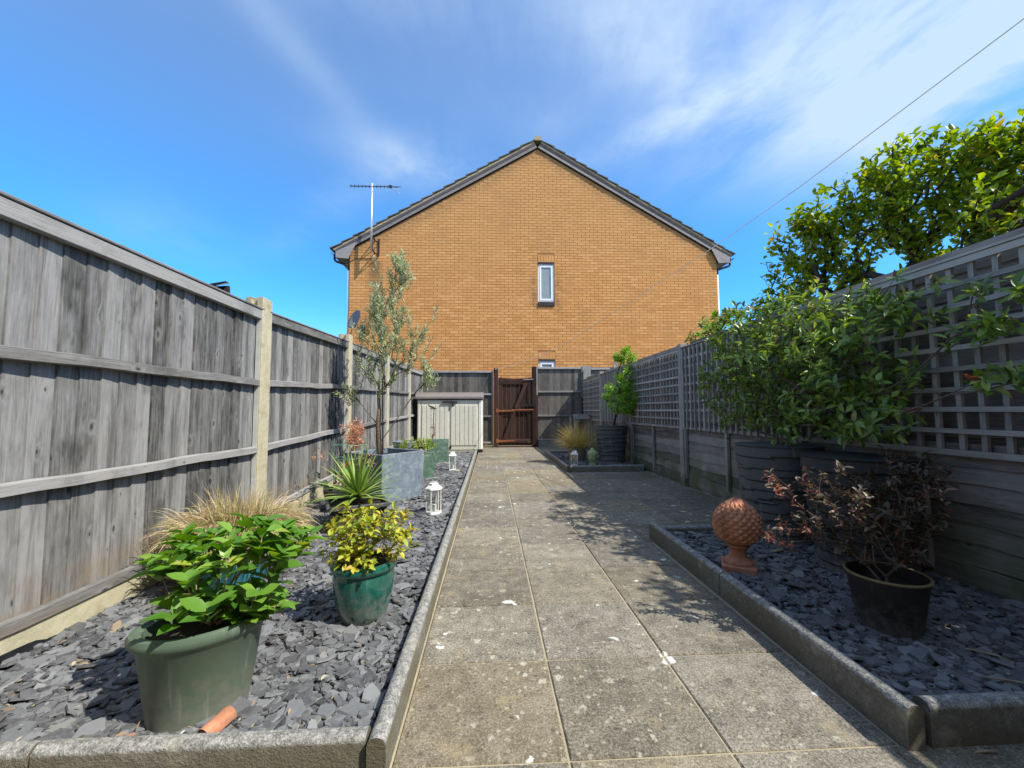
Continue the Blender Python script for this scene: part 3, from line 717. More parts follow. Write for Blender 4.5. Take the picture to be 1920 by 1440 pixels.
# ------------------------------------------------------------------ left fence
def lift(y): return float(np.interp(y,[3.3,5.1,7.0,9.0,10.9],[0,.07,.125,.165,.22]))
lf=thing('closeboard_fence','weathered grey closeboard fence with cream concrete posts along the left side','fence',(-1.77,3,0))
def shear(mb): mb.v=[(x,y,z+(lift(y) if z>.02 else 0)) for (x,y,z) in mb.v]; return mb
posts=[3.29+1.93*k for k in range(-2,4)]
for py in posts:
    m=MB(); z1=1.83+lift(py); a,b=py-.07,py+.07
    # H section: two flanges and a web
    prof=[(-1.872,a),(-1.745,a),(-1.742,a+.004),(-1.742,b-.004),(-1.745,b),(-1.785,b),(-1.79,b-.035),(-1.83,b-.035),(-1.835,b),(-1.872,b),(-1.872,b)]
    prof=[(-1.872,a),(-1.835,a),(-1.83,a+.035),(-1.79,a+.035),(-1.785,a),(-1.745,a),(-1.742,a+.004),(-1.742,b-.004),(-1.745,b),(-1.785,b),(-1.79,b-.035),(-1.83,b-.035),(-1.835,b),(-1.872,b)]
    m.prism(prof,2,-.05,z1-.006); m.prism([(x*1.0+(.004 if x<-1.8 else -.004),y+(.004 if y<py else -.004)) for x,y in prof],2,z1-.006,z1)
    m.out('concrete_post',M_POST,lf)
def closeboard(lf,Ya,Yb,end=False):
    n=round((Yb-Ya)/.098); pitch=(Yb-Ya)/n
    MBx=MB().box((-1.815,Ya-.03,-.03),(-1.765,Yb+.03,.135)); MBx.v=[(x,y,z+(lift(y) if z>.05 else 0)) for x,y,z in MBx.v]
    MBx.out('gravel_board',M_GRAVB,lf)
    for i in range(n):
        y0=Ya+i*pitch; w=pitch*1.22; warp=rng.normal(0,.0018,3)
        prof=[(-1.800+warp[0],y0),(-1.786+warp[1],y0+.002),(-1.7945+warp[2],y0+w),(-1.800,y0+w)]
        m=MB(); m.prism(prof,2,.14,1.675); shear(m); o=m.out('board',W_LB,lf)
        o.rotation_euler=(rng.normal(0,.0025),0,rng.normal(0,.03))
    for z0,z1,x1 in ((.137,.190,-1.755),(.640,.690,-1.747),(1.145,1.198,-1.747)):
        m=MB()
        for k in range(8):
            ya=Ya-.0+k*(Yb-Ya)/8; yb=Ya+(k+1)*(Yb-Ya)/8
        v=[];f=[];K=12
        for k in range(K+1):
            y=Ya+(Yb-Ya)*k/K; wz=.003*math.sin(k*1.1+z0*9)+rng.normal(0,.0015)
            v+=[(-1.783,y,z0+wz),(x1+.001,y,z0+wz+.004),(x1,y,z1+wz-.006),(-1.778,y,z1+wz)]
        for k in range(K):
            a=k*4; f+=[(a,a+4,a+5,a+1),(a+1,a+5,a+6,a+2),(a+2,a+6,a+7,a+3),(a+3,a+7,a+4,a)]
        f+=[(0,1,2,3),(K*4+3,K*4+2,K*4+1,K*4)]
        m.add(v,f); shear(m); m.out('rail',W_LR,lf)
    m=MB().box((-1.784,Ya,1.655),(-1.748,Yb,1.725)); shear(m); m.out('top_rail',W_LR,lf,bevel=.004)
    m=MB().box((-1.83,Ya,1.7275),(-1.742,Yb,1.742)); shear(m); m.out('capping',W_LR,lf,bevel=.003)
    for ya,yb in ((Ya+.001,Ya+.028),(Yb-.028,Yb-.001)):
        m=MB().box((-1.7845,ya,.192),(-1.752,yb,1.654)); shear(m); m.out('end_batten',W_LP,lf)
for k in range(5): closeboard(lf,posts[k]+.045,posts[k+1]-.045)
closeboard(lf,posts[-1]+.045,10.82)
# flood lamp on a short pole beyond the left fence
fl=thing('solar_flood_lamp','small black solar lamp head poking above the left fence before its first concrete post','lamp',(-1.98,3.02,1.5))
m=MB(); mt=Matrix.Translation((-1.97,3.02,1.862))@Euler((R(12),R(-18),R(20))).to_matrix().to_4x4()
m.box((-.075,-.055,-.006),(.075,.055,.006),mt); m.out('solar_panel',M_BLK,fl,bevel=.002)
m=MB(); mt=Matrix.Translation((-1.955,3.05,1.825))@Euler((R(55),R(-10),R(20))).to_matrix().to_4x4()
m.box((-.06,-.04,-.012),(.06,.04,.012),mt); m.out('lamp_head',M_BLK,fl,bevel=.003)
MB().tube([(-1.97,3.02,1.855),(-1.97,3.02,1.70),(-1.985,3.02,1.4)],.009).out('bracket',M_STEEL,fl)

# ------------------------------------------------------------------ end fence and gate
YE=10.85
ef=thing('closeboard_fence','dark end fence of vertical boards behind the beige storage box, left of the gate','fence',(-.85,YE,0))
def endpanel(ef,Xa,Xb,top,rails,topw=.05):
    n=round((Xb-Xa)/.098); p=(Xb-Xa)/n
    for i in range(n):
        x0=Xa+i*p; w=p*1.18; yo=rng.normal(0,.0015)
        m=MB(); m.prism([(x0,YE+.0+yo),(x0+w,YE-.008+yo),(x0+w,YE+.014),(x0,YE+.014)],2,.05+.03*rng.random(),top-.03); m.out('board',W_EB,ef)
    for z in rails:
        box('rail',(Xa,YE-.045,z-.022),(Xb,YE-.012,z+.022),W_ER,ef,bevel=.004)
    box('top_rail',(Xa,YE-.05,top-topw),(Xb,YE-.0125,top),W_ER,ef,bevel=.004)
endpanel(ef,-1.76,.03,1.99,(1.375,.80,.12))
box('post',(.032,YE-.05,0),(.072,YE+.03,1.98),W_EP,ef)
ef2=thing('closeboard_fence','grey boarded fence panel with pale rails between the brown gate and the trellis','fence',(1.85,YE,0))
endpanel(ef2,1.245,2.405,2.09,(1.44,.81,.19))
box('post',(1.203,YE-.055,1.35),(1.243,YE-.0,2.10),W_EP,ef2); box('post',(1.203,YE-.053,.0),(1.243,YE-.002,1.348),W_GB,ef2)
box('post',(2.407,YE-.055,1.3),(2.447,YE+.02,2.10),W_EP,ef2); box('post',(2.407,YE-.053,0),(2.45,YE+.018,1.298),W_GB,ef2)
box('gravel_board',(1.245,YE-.03,-.02),(2.405,YE-.014,.165),W_ER,ef2)
box('post',(2.452,YE-.09,0),(2.50,YE-.03,2.0),W_RP,ef2)
nf=thing('closeboard_fence','short boarded fence of the neighbour behind the far right corner, below the brick wall','fence',(3.4,11.3,0))
for i in range(18):
    x=2.55+i*.12; box('board',(x,11.30,0),(x+.118,11.318+.004*(i%2),2.12),W_EB,nf)
box('top_rail',(2.78,11.25,2.07),(4.7,11.296,2.13),W_ER,nf); box('post',(2.52,11.22,0),(2.76,11.245,2.17),W_EP,nf); box('post',(3.40,11.2,0),(3.50,11.248,2.28),W_EP,nf)
gt=thing('garden_gate','dark brown braced wooden gate with rusty hinges at the end of the path','gate',(.64,YE,0))
gx0,gx1=.205,1.085
n=8; p=(gx1-gx0)/n
for i in range(n):
    x=gx0+i*p; tz=1.80-.04*math.sin(math.pi*(i+.5)/n)
    box('board',(x+.0015,YE-.03-.0012*(i%2),.045),(x+p-.001,YE-.012,tz+.02),W_GB,gt,bevel=.003)
box('ledge',(gx0,YE-.062,1.63),(gx1,YE-.032,1.74),W_GR,gt,bevel=.006)
box('ledge',(gx0,YE-.062,.90),(gx1,YE-.032,.99),W_GR,gt,bevel=.006)
box('ledge',(gx0,YE-.062,.10),(gx1,YE-.032,.20),W_GR,gt,bevel=.006)
box('stile',(gx0,YE-.060,.205),(gx0+.09,YE-.033,.895),W_GB,gt); box('stile',(gx0,YE-.060,.995),(gx0+.09,YE-.033,1.625),W_GB,gt)
box('stile',(gx1-.09,YE-.060,.205),(gx1,YE-.033,.895),W_GB,gt); box('stile',(gx1-.09,YE-.060,.995),(gx1,YE-.033,1.625),W_GB,gt)
def brace(x0,z0,x1,z1,w=.045):
    d=Vector((x1-x0,0,z1-z0)).normalized(); nn_=Vector((d.z,0,-d.x))*w
    m=MB(); m.prism([(x0-nn_.x,z0-nn_.z),(x0+nn_.x,z0+nn_.z),(x1+nn_.x,z1+nn_.z),(x1-nn_.x,z1-nn_.z)],1,YE-.066,YE-.0625); 
    m.v=[(a,(YE-.0635 if b>YE-.064 else YE-.088),c) for a,b,c in m.v]; m.out('brace',W_GR,gt,bevel=.004)
brace(.36,.2,.62,.9); brace(.66,1.0,.93,1.66)
for z in (.945,.165):
    h=MB(); h.box((.15,YE-.098,z-.055),(.19,YE-.0905,z+.055)); h.prism([(.19,z-.03),(.62,z-.012),(.66,z),(.62,z+.012),(.19,z+.03)],1,YE-.099,YE-.0925); h.out('strap_hinge',M_RUST,gt)
box('bolt',(.55,YE-.10,.955),(1.12,YE-.091,.985),M_RUST,gt); box('bolt',(.45,YE-.10,.205),(1.03,YE-.091,.215),W_GR,gt)
MB().box((.90,YE-.11,1.055),(1.12,YE-.064,1.12)).box((1.13,YE-.11,1.03),(1.155,YE-.062,1.13)).out('latch',M_BLK,gt)
MB().tube([(.86,YE-.09,1.76),(1.12,YE-.09,1.765)],.008).out('top_bolt',M_STEEL,gt)
box('gate_post',(.085,YE-.09,-.02),(.20,YE+.02,2.06),W_GB,gt,bevel=.006)
box('gate_post',(1.09,YE-.09,-.02),(1.20,YE+.02,2.10),W_GB,gt,bevel=.006)
MB().box((gx0,YE-.05,-.01),(gx1,YE+.03,.02)).out('threshold',W_GR,gt)

# ------------------------------------------------------------------ right fence: lap panels with trellis above
XR=2.45
rf=thing('trellis_topped_fence','shaded fence of overlapping boards topped with square trellis along the right side','fence',(XR,5,0))
def lapboard(x,ya,yb,z0,z1,parent,mat,sgn=-1,amp=.008):
    K=14; v=[];f=[]; ph=rng.random()*6
    for k in range(K+1):
        y=ya+(yb-ya)*k/K; wv=amp*math.sin(k*.9+ph)+rng.normal(0,amp*.3)
        v+=[(x,y,z0+wv),(x+sgn*.016,y,z0+wv+.002),(x+sgn*.004,y,z1),(x,y,z1)]
    for k in range(K):
        a=k*4; f+=[(a,a+4,a+5,a+1),(a+1,a+5,a+6,a+2),(a+2,a+6,a+7,a+3),(a+3,a+7,a+4,a)]
    f+=[(0,1,2,3),(K*4+3,K*4+2,K*4+1,K*4)]
    MB().add(v,f).out('lap_board',mat,parent)
rposts=[5.13+1.93*k for k in range(-3,4)]
for k,py in enumerate(rposts):
    if py>10.8: continue
    z1=1.79 if k<5 else 1.80
    box('post',(XR-.045,py-.045,-.05),(XR+.045,py+.045,z1),W_RP,rf,bevel=.004)
    if k!=3: continue
spans=[(rposts[i]+.047,min(rposts[i+1]-.047,YE-.1)) for i in range(len(rposts)-1)]
for i,(ya,yb) in enumerate(spans):
    if yb-ya<.3: continue
    yb=min(yb,10.72)
    zs=[.15,.255,.355,.455,.555,.655]
    box('gravel_board',(XR-.0,ya,.02),(XR+.022,yb,.15),W_RB,rf,bevel=.003)
    for z in zs: lapboard(XR+.02,ya,yb,z,z+.115,rf,W_RB)
    lapboard(XR+.021,ya,yb,-.03,.03,rf,W_RB)
    ym=(ya+yb)/2
    box('batten',(XR-.032,ym-.02,.08 if i%2 else .12),(XR-.0,ym+.02,.735),W_RP,rf,bevel=.002)
    for yy in (ya+.018,yb-.018): box('batten',(XR-.03,yy-.016,.1),(XR-.0,yy+.016,.735),W_RP,rf)
    # trellis; alternate panels are hung the other way round
    front_h = (i in (0,1,3,5)) ; zb=.727; rows=9; pz=.1085; nv=round((yb-ya)/.102); pv=(yb-ya)/nv
    xa,xb=(XR-.040,XR-.022) ; xc,xd=(XR-.020,XR-.002)
    vx=(xc,xd) if front_h else (xa,xb); hx=(xa,xb) if front_h else (xc,xd)
    for r in range(rows+1):
        z=zb+r*pz+rng.normal(0,.0015); box('cross_lath',(hx[0],ya,z-.0125 if r else z-.018),(hx[1],yb,z+.0125 if r<rows else z+.022),W_TH,rf).rotation_euler=(rng.normal(0,.0022),0,rng.normal(0,.0008))
    for c in range(nv+1):
        y=ya+c*pv+rng.normal(0,.0015); y=min(max(y,ya+.013),yb-.013)
        box('upright_lath',(vx[0],y-.0125,zb-.018),(vx[1],y+.0125,zb+rows*pz+.018-abs(rng.normal(0,.004))),W_TV,rf).rotation_euler=(rng.normal(0,.004),0,rng.normal(0,.02))
    box('trellis_capping',(XR-.048,ya,zb+rows*pz+.0235),(XR+.012,yb,zb+rows*pz+.036),W_TH,rf)
# neighbour's fence behind the trellis
bf_=thing('overlap_fence','dark full height overlap fence of the neighbour standing close behind the trellis','fence',(2.56,5,0))
for i in range(6):
    ya=-.55+i*1.9; yb=ya+1.85
    for z in np.arange(.05,1.68,.125): lapboard(2.545,ya,yb,z,z+.14,bf_,W_RB)
    box('post',(2.56,yb+.003,0),(2.63,yb+.048,1.80),W_RP,bf_); box('top_rail',(2.525,ya,1.735),(2.57,yb,1.765),W_RB,bf_)
# ------------------------------------------------------------------ house
YH=12.2; HX0,HX1=-4.15,7.0; RX=1.45; CH=.083; BL=.249
hs=thing('brick_house','orange brick gable end house with mossy tiled roof behind the garden','house',(RX,YH,0))
EZ=5.72; AZ=8.99; sl_=(AZ-EZ)/(RX-HX0)
m=MB(); Yb=YH+9.5
prof=[(HX0,-.05),(HX1,-.05),(HX1,AZ-(HX1-RX)*sl_),(RX,AZ),(HX0,EZ)]
m.prism(prof,1,YH+.13,Yb)
def gab(x): return AZ-abs(x-RX)*sl_
ws=(1.435,1.93)
m.prism([(HX0,-.05),(ws[0],-.05),(ws[0],gab(ws[0])),(HX0,EZ)],1,YH+.009,YH+.1295)
m.prism([(ws[1],-.05),(HX1,-.05),(HX1,gab(HX1)),(ws[1],gab(ws[1]))],1,YH+.009,YH+.1295)
for (za,zb_) in ((-.05,1.2),(2.46,4.21)): m.box((ws[0]+.0003,YH+.009,za),(ws[1]-.0003,YH+.1295,zb_))
m.prism([(ws[0]+.0003,5.42),(ws[1]-.0003,5.42),(ws[1]-.0003,gab(ws[1])),(RX,AZ),(ws[0]+.0003,gab(ws[0]))],1,YH+.009,YH+.1295)
m.out('mortar_bed',M_MORTAR,hs,origin=(RX,YH,0))
W0=(1.435,1.93,4.21,5.42); W2=(1.435,1.93,1.2,2.46)
def wtop(x): return AZ-abs(x-RX)*sl_
br=[];
nrow=int(8.99/CH)
for r in range(nrow+1):
    z0=r*CH; off=(r%2)*.5
    k0=int(math.floor((HX0+20)/BL+off)) ; k1=int(math.ceil((HX1+20)/BL+off))
    for k in range(k0,k1+1):
        x0=(k-off)*BL-20; xa=max(x0+.005,HX0); xb=min(x0+BL-.005,HX1)
        zt=min(z0+CH-.011,99)
        # clip to the gable
        if xb-xa<.03: continue
        zm=min(wtop(xa),wtop(xb))
        if zt>zm-.0: continue
        parts=[(xa,xb)]
        for (wx0,wx1,wz0,wz1) in (W0,W2):
            lo=wz0-.13; hi=wz1+CH*3-.02
            if zt>lo and z0<hi:
                q=[]
                for (a,b) in parts:
                    if b<=wx0-.0 or a>=wx1: q.append((a,b)); continue
                    if a<wx0-.03: q.append((a,wx0-.01))
                    if b>wx1+.03: q.append((wx1+.01,b))
                parts=q
        for (a,b) in parts: br.append((a,b,z0,zt))
for (wx0,wx1,wz0,wz1) in (W0,W2):      # soldier course heads
    n=6
    for i in range(n):
        a=wx0+(wx1-wx0)*i/n; br.append((a+.004,a+(wx1-wx0)/n-.004,wz1+.02,wz1+CH*3-.03))
br=np.array(br); cx=(br[:,0]+br[:,1])/2; cz=(br[:,2]+br[:,3])/2
sc_=np.hypot(cx-1.0,(cz-3.4)); sc_=np.where(cz<2.1,99,sc_); o_=np.argsort(sc_); ind=set(o_[:300].tolist())
share={}
Vs=[];Fs=[]
for i,(a,b,z0,z1) in enumerate(br):
    yf=YH+rng.uniform(-.0012,.0012)
    if i in ind:
        key=(round(b-a,3),round(z1-z0,3))
        if key not in share:
            v,f=boxvf((-key[0]/2,0,-key[1]/2),(key[0]/2,.0085,key[1]/2)); me=mesh('brick',v,[q for q in f if q!=(2,3,7,6)]); me.materials.append(M_BRICK); share[key]=me
        link('brick',share[key],None,hs,((a+b)/2,yf,(z0+z1)/2))
    else:
        n=len(Vs); v,f=boxvf((a,yf,z0),(b,YH+.0085,z1)); Vs+=v; Fs+=[tuple(j+n for j in q) for q in f if q!=(2,3,7,6)]
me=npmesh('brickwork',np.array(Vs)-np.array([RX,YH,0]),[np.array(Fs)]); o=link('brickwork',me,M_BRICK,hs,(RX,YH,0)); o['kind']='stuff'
# windows
def window(x0,x1,z0,z1):
    w=MB(); t_=.055; y0=YH+.035
    def ring(w,a,b,c,d,t_,ya,yb):
        w.box((a,ya,c),(a+t_,yb,d)).box((b-t_,ya,c),(b,yb,d)).box((a+t_,ya,d-t_),(b-t_,yb,d)).box((a+t_,ya,c),(b-t_,yb,c+t_))
    ring(w,x0,x1,z0+.001,z1-.04,.045,y0,YH+.09)
    fo=w.out('window',M_UPVC,hs)
    s=MB(); ring(s,x0+.047,x1-.047,z0+.047,z1-.087,.055,y0-.012,YH+.08); s.out('sash',M_UPVC,fo,bevel=.004)
    box('pane',(x0+.1,YH+.045,z0+.1),(x1-.1,YH+.053,z1-.14),M_GLASS,fo)
    box('lintel_shadow_gap',(x0,YH+.0,z1-.039),(x1,YH+.0085,z1+.018),M_SILL,fo).name='lintel_shadow_strip'  # shade under the window head, put in as a dark strip
window(*W0); window(*W2)
for i in range(6):
    a=1.435+.495*i/6; box('sill_brick',(a+.003,YH-.035,4.085),(a+.495/6-.003,YH+.033,4.208),M_SILL,hs,bevel=.004)
# roof
th=math.atan(sl_); ov=.52
def slopept(side,s,h):   # s = distance down from ridge, h = height normal to slope
    sx_=side*(math.cos(th)*s+math.sin(th)*h); return (RX+sx_, AZ-math.sin(th)*s+math.cos(th)*h)
Ls=(RX-HX0)/math.cos(th)
for side in (-1,1):
    Lr=Ls+.47
    Lr=Ls+(.44 if side<0 else .44+(HX1-2*RX+HX0)/math.cos(th)*1.0)
    def quad(s0,s1,h0,h1,h0b=None,h1b=None):
        a=slopept(side,s0,h0);b=slopept(side,s1,h0 if h0b is None else h0b);c=slopept(side,s1,h1 if h1b is None else h1b);d=slopept(side,s0,h1); return [a,b,c,d]
    # barge board (lower grey, upper brown fillet) standing 3 cm off the wall
    a0=.0
    m=MB(); m.prism(quad(.0,Lr-.06,.03,.115),1,YH-.05,YH-.022); m.out('barge_board',W_BG,hs)
    m=MB(); m.prism(quad(.0,Lr-.04,.117,.195),1,YH-.06,YH-.018); m.out('barge_fillet',W_BD,hs)
    m=MB(); m.prism(quad(.0,Lr-.02,.197,.255),1,YH-.05,YH+.05); m.out('verge_mortar',M_VERGE,hs)
    nt=18; step=Lr/nt
    for i in range(nt):
        s0=i*step; s1=s0+step*1.13
        m=MB(); m.prism([slopept(side,s0,.257),slopept(side,s1,.285),slopept(side,s1,.322),slopept(side,s0,.270)],1,YH-.075+rng.normal(0,.006),YH+.22); m.out('verge_tile',M_TILE,hs)
        m=MB(); m.prism([slopept(side,s0,.257),slopept(side,s1,.285),slopept(side,s1,.310),slopept(side,s0,.270)],1,YH+.223,Yb+.1); m.out('tile_course',M_TILE,hs)
    m=MB(); m.prism(quad(.02,Lr-.1,.05,.195),1,YH+.052,Yb); m.out('roof_deck',W_BD,hs)
    # box end
    s1=Lr-.06; a=slopept(side,s1,.125); b=slopept(side,s1-.95,.06); c=slopept(side,s1-.62,.06)
    wall_x=HX0 if side<0 else HX1
    z_low=a[1]-.20
    m=MB(); pr_=[(a[0],a[1]-.005),(a[0],z_low+.02),(wall_x-side*(-.0)+side*.03,z_low-.01),(wall_x-side*.02,z_low+.10),(wall_x-side*.17,slopept(side,(abs(wall_x-side*.17-RX))/math.cos(th),.03)[1]-.005),(wall_x-side*.17,slopept(side,(abs(wall_x-side*.17-RX))/math.cos(th),.12)[1])]
    m.prism(pr_,1,YH-.056,YH-.0505); m.v=[(q[0],YH-.085 if q[1]<YH-.055 else YH-.0615,q[2]) for q in m.v]; m.out('box_end',W_BG,hs)
    m=MB(); m.prism([(a[0],z_low+.05),(a[0],z_low+.03),(wall_x+side*.0,z_low-.0),(wall_x+side*.0,z_low+.05)],1,YH-.02,Yb); m.out('soffit',M_BLK,hs)
    # gutter
    gx=a[0]+side*.075; gz=a[1]-.03; m=MB()
    prof=[(gx+.062*math.cos(q),gz+.062*math.sin(q)) for q in [math.pi+math.pi*k/8 for k in range(9)]]+[(gx+.055*math.cos(q),gz+.055*math.sin(q)) for q in [2*math.pi-math.pi*k/8 for k in range(9)]]
    m.prism(prof,1,YH-.07,Yb); m.out('gutter',M_BLK,hs)
    m=MB(); yy=YH+.06; m.tube([(gx,yy,gz-.05),(gx,yy,gz-.17),(gx-side*.04,yy,gz-.22),(wall_x+side*.08,yy,gz-.34),(wall_x+side*.045,yy,gz-.40),(wall_x+side*.045,yy,gz-.50)],.035,10); m.out('swan_neck',M_BLK,hs,smooth=True)
    m=MB(); m.tube([(wall_x+side*.045,yy,gz-.50),(wall_x+side*.045,yy,0)],.033,10); m.out('downpipe',M_WPIPE,hs,smooth=True)
m=MB()
for i in range(20):
    y0=YH-.09+i*.46
    pf=[(RX+.13*math.cos(q),AZ+.235+.15*math.sin(q)) for q in [math.pi*k/10 for k in range(11)]]
    m=MB(); m.prism(pf,1,y0,y0+.45); m.out('ridge_tile',M_TILE if i else M_VERGE,hs)
    if i>3: break
m=MB(); m.prism([(RX+.12*math.cos(q),AZ+.235+.14*math.sin(q)) for q in [math.pi*k/10 for k in range(11)]],1,YH-.09+5*.46,Yb); m.out('ridge_tile',M_TILE,hs)
# aerial
ae=thing('tv_aerial','television aerial on a pale mast bracketed to the brick gable by the left eave','aerial',(-3.5,YH-.25,5.6))
ya_=YH-.27
m=MB(); m.tube([(-3.46,ya_,5.55),(-3.47,ya_,7.62)],.028,10); m.out('mast',M_ALU,ae,smooth=True)
m=MB(); m.box((-3.44,ya_+.02,6.0),(-3.41,YH-.003,6.03)).box((-3.44,ya_+.02,5.62),(-3.41,YH-.003,5.65)).box((-3.33,YH-.03,5.58),(-3.29,YH-.003,6.06)).box((-3.45,ya_+.0,5.6),(-3.42,ya_+.03,6.05)); m.tube([(-3.43,ya_,6.0),(-3.31,YH-.02,5.9)],.015,6).tube([(-3.43,ya_,5.62),(-3.31,YH-.02,5.52)],.015,6); m.out('bracket',M_BLK,ae)
m=MB(); A=Vector((-4.06,ya_-.05,7.50)); B=Vector((-2.72,ya_+.12,7.60)); m.tube([A,B],.014,6); m.out('boom',M_BLK,ae)
dd=(B-A)
for i in range(12):
    q=A+dd*(i/13.); h=.10+.003*i; o=MB(); o.tube([q+Vector((-.01,-.12,-h*.55)),q+Vector((0,0,.01)),q+Vector((.01,.12,h*.5))],.007,5); o.tube([q+Vector((0,0,-.05)),q+Vector((0,0,.045))],.012,5); o.out('director',M_BLK,ae)
m=MB(); m.tube([B+Vector((-.22,0,.0)),B+Vector((.02,.1,-.16))],.008,5).tube([B+Vector((-.22,0,.0)),B+Vector((.05,.1,.06))],.008,5).tube([B+Vector((-.1,0,.0)),B+Vector((-.06,-.1,-.10))],.008,5).box(tuple(B+Vector((-.28,-.03,-.03))),tuple(B+Vector((-.2,.03,.04)))); m.out('reflector',M_BLK,ae)
m=MB(); m.tube([(-3.33,YH-.012,5.55),(-3.38,YH-.012,5.46),(-4.0,YH-.012,5.45),(-4.15,YH-.012,5.36)],.008,5); m.out('cable',M_BLK,ae)
sd=thing('satellite_dish','dark grey satellite dish on the house corner behind the olive tree','satellite dish',(-3.85,YH-.1,3.5))
m=MB(); n=28; v=[];f=[]
rot=Matrix.Translation((-3.86,YH-.2,3.57))@Euler((R(72),0,R(-38))).to_matrix().to_4x4()
for r in range(6):
    for k in range(n): 
        an=2*math.pi*k/n; rr=.3*(r+.3)/5.3; v.append((rr*math.cos(an)*.88,rr*math.sin(an),.07*(rr/.3)**2))
for r in range(5):
    for k in range(n): f.append((r*n+k,r*n+(k+1)%n,(r+1)*n+(k+1)%n,(r+1)*n+k))
f.append(tuple(range(n))[::-1])
m.add(v,f,rot); o=m.out('dish',M_DISH,sd,smooth=True); sm=o.modifiers.new('thick','SOLIDIFY'); sm.thickness=.008
MB().tube([(-3.86,YH-.2,3.3),(-3.66,YH-.42,3.36)],.012,6).box((-3.68,YH-.47,3.33),(-3.62,YH-.40,3.40)).out('feed_arm',M_DISH,sd)
MB().tube([(-3.88,YH-.14,3.5),(-3.95,YH-.001,3.45)],.02,8).out('wall_mount',M_BLK,sd)

# ------------------------------------------------------------------ the terrace the garden belongs to, behind the viewpoint
th_=thing('terraced_house','buff brick rear wall of the terraced house at the near end of the garden','house',(0,-3.4,0))
m=MB()
for (a,b,c,d) in ((-6,-1.3,-.05,5.2),(-1.3,.9,2.15,5.2),(.9,2.0,-.05,5.2),(2.0,3.4,-.05,1.0),(2.0,3.4,2.15,5.2),(3.4,7,-.05,5.2)): m.box((a+.0005,-3.7,c),(b-.0005,-3.4,d))
m.out('wall',M_BRICK,th_)
m=MB()
for (a,b) in ((-1.3,-1.24),(-.23,-.17),(.84,.9)): m.box((a,-3.46,0),(b,-3.40,2.15))
m.box((-1.239,-3.46,2.08),(.839,-3.4,2.149)); m.out('patio_door_frame',M_UPVC,th_); box('pane',(-1.24,-3.45,.02),(.84,-3.44,2.08),M_GLASS,th_)
MB().box((2.0,-3.46,1.0),(3.4,-3.41,1.06)).box((2.0,-3.46,2.09),(3.4,-3.41,2.15)).out('window',M_UPVC,th_); box('pane',(2.0,-3.45,1.06),(3.4,-3.44,2.09),M_GLASS,th_)
m=MB(); m.prism([(-3.05,5.15),(-3.05,5.21),(-7.5,7.7),(-7.5,7.62)],0,-6,7); m.out('roof',M_TILE,th_)
# ------------------------------------------------------------------ washing line
wl=thing('washing_line','thin pale washing line rising from the gate post across the brick gable','washing line',(.14,10.75,2.03))
pts=[(.14,10.76,2.03),(.64,9.746,2.05),(1.142,8.719,2.137),(1.665,7.655,2.36),(2.08,6.81,2.60),(2.574,5.804,2.87),(2.915,5.108,3.07),(3.369,4.185,3.371),(3.764,3.381,3.68),(4.068,2.761,3.919),(4.9,1.1,4.6),(5.9,-1.,5.5)]
MB().tube(pts,.0046,6).out('line',M_WIRE,wl)
MB().tube([(.14,10.765,2.03),(.14,10.73,2.03)],.02,8).out('hook',M_STEEL,wl)

# ------------------------------------------------------------------ storage box
sb=thing('storage_box','beige plastic garden storage box with double doors and taupe lid in the far left corner','storage box',(-.93,9.9,0))
y=9.52; x0,x1=-1.665,-.185; zt=1.20
MB().box((x0+.02,y+.03,.03),(x1-.02,y+.72,zt)).out('body',M_STORE,sb)
for (a,b) in ((x0+.085,-.935),(-.925,x1-.10)):
    d=MB().box((a,y,.06),(b,y+.028,zt-.01)); do=d.out('door',M_STORE,sb,bevel=.006)
    n=6; w=(b-a-.04)/n
    for i in range(n):
        box('panel',(a+.02+i*w+.006,y-.012,.16),(a+.02+(i+1)*w-.006,y-.0005,zt-.12),M_STORE,do,bevel=.005)
for (a,b) in ((x0,x0+.08),(x1-.095,x1)):
    MB().box((a,y-.005,.03),(b,y+.7,zt)).out('corner_post',M_STOREL if a>-1 else M_STORE,sb,bevel=.02)
box('foot',(x1-.1,y-.015,0),(x1+.005,y+.12,.075),M_BLK,sb,bevel=.01); box('foot',(x0-.005,y-.015,0),(x0+.1,y+.12,.06),M_BLK,sb,bevel=.01)
m=MB(); m.prism([(y-.05,1.215),(y-.05,1.27),(y+.02,1.325),(y+.70,1.40),(y+.76,1.37),(y+.76,1.215)],0,x0-.05,x1+.02); m.out('lid',M_STOREB,sb,bevel=.01)
MB().box((-1.10,y-.05,1.135),(-.76,y-.013,1.165)).box((-.88,y-.055,1.06),(-.85,y-.014,1.13)).out('handle',M_BLK,sb)
box('bolt',(-.92,y-.03,.09),(-.89,y-.002,.16),M_BLK,sb)

# ------------------------------------------------------------------ pots
def soilcap(parent,c,r,z,sx=1,sy=1,rot=0):
    m=MB(); m.lathe([(r,z-.01),(r,z),(r*.6,z+.006),(r*.02,z+.01)],24,sx,sy,rot,(c[0],c[1],0)); m.out('compost',M_SOIL,parent)
def pot(parent,c,prof,mat,n=48,sx=1,sy=1,rot=0,thick=.01,depth=.04,name='pot',sm=50):
    top=prof[-1]; inn=[(top[0]-thick,top[1]),(top[0]-thick-.003,top[1]-depth),(top[0]*.85,top[1]-depth-.05)]
    m=MB(); m.lathe([(prof[0][0]*.2,prof[0][1])]+prof+inn,n,sx,sy,rot,(c[0],c[1],0)); o=m.out(name,mat,parent,smooth=True,auto=sm)
    soilcap(parent,c,(top[0]-thick)*.97,top[1]-depth,sx,sy,rot); return o
ZS=.045
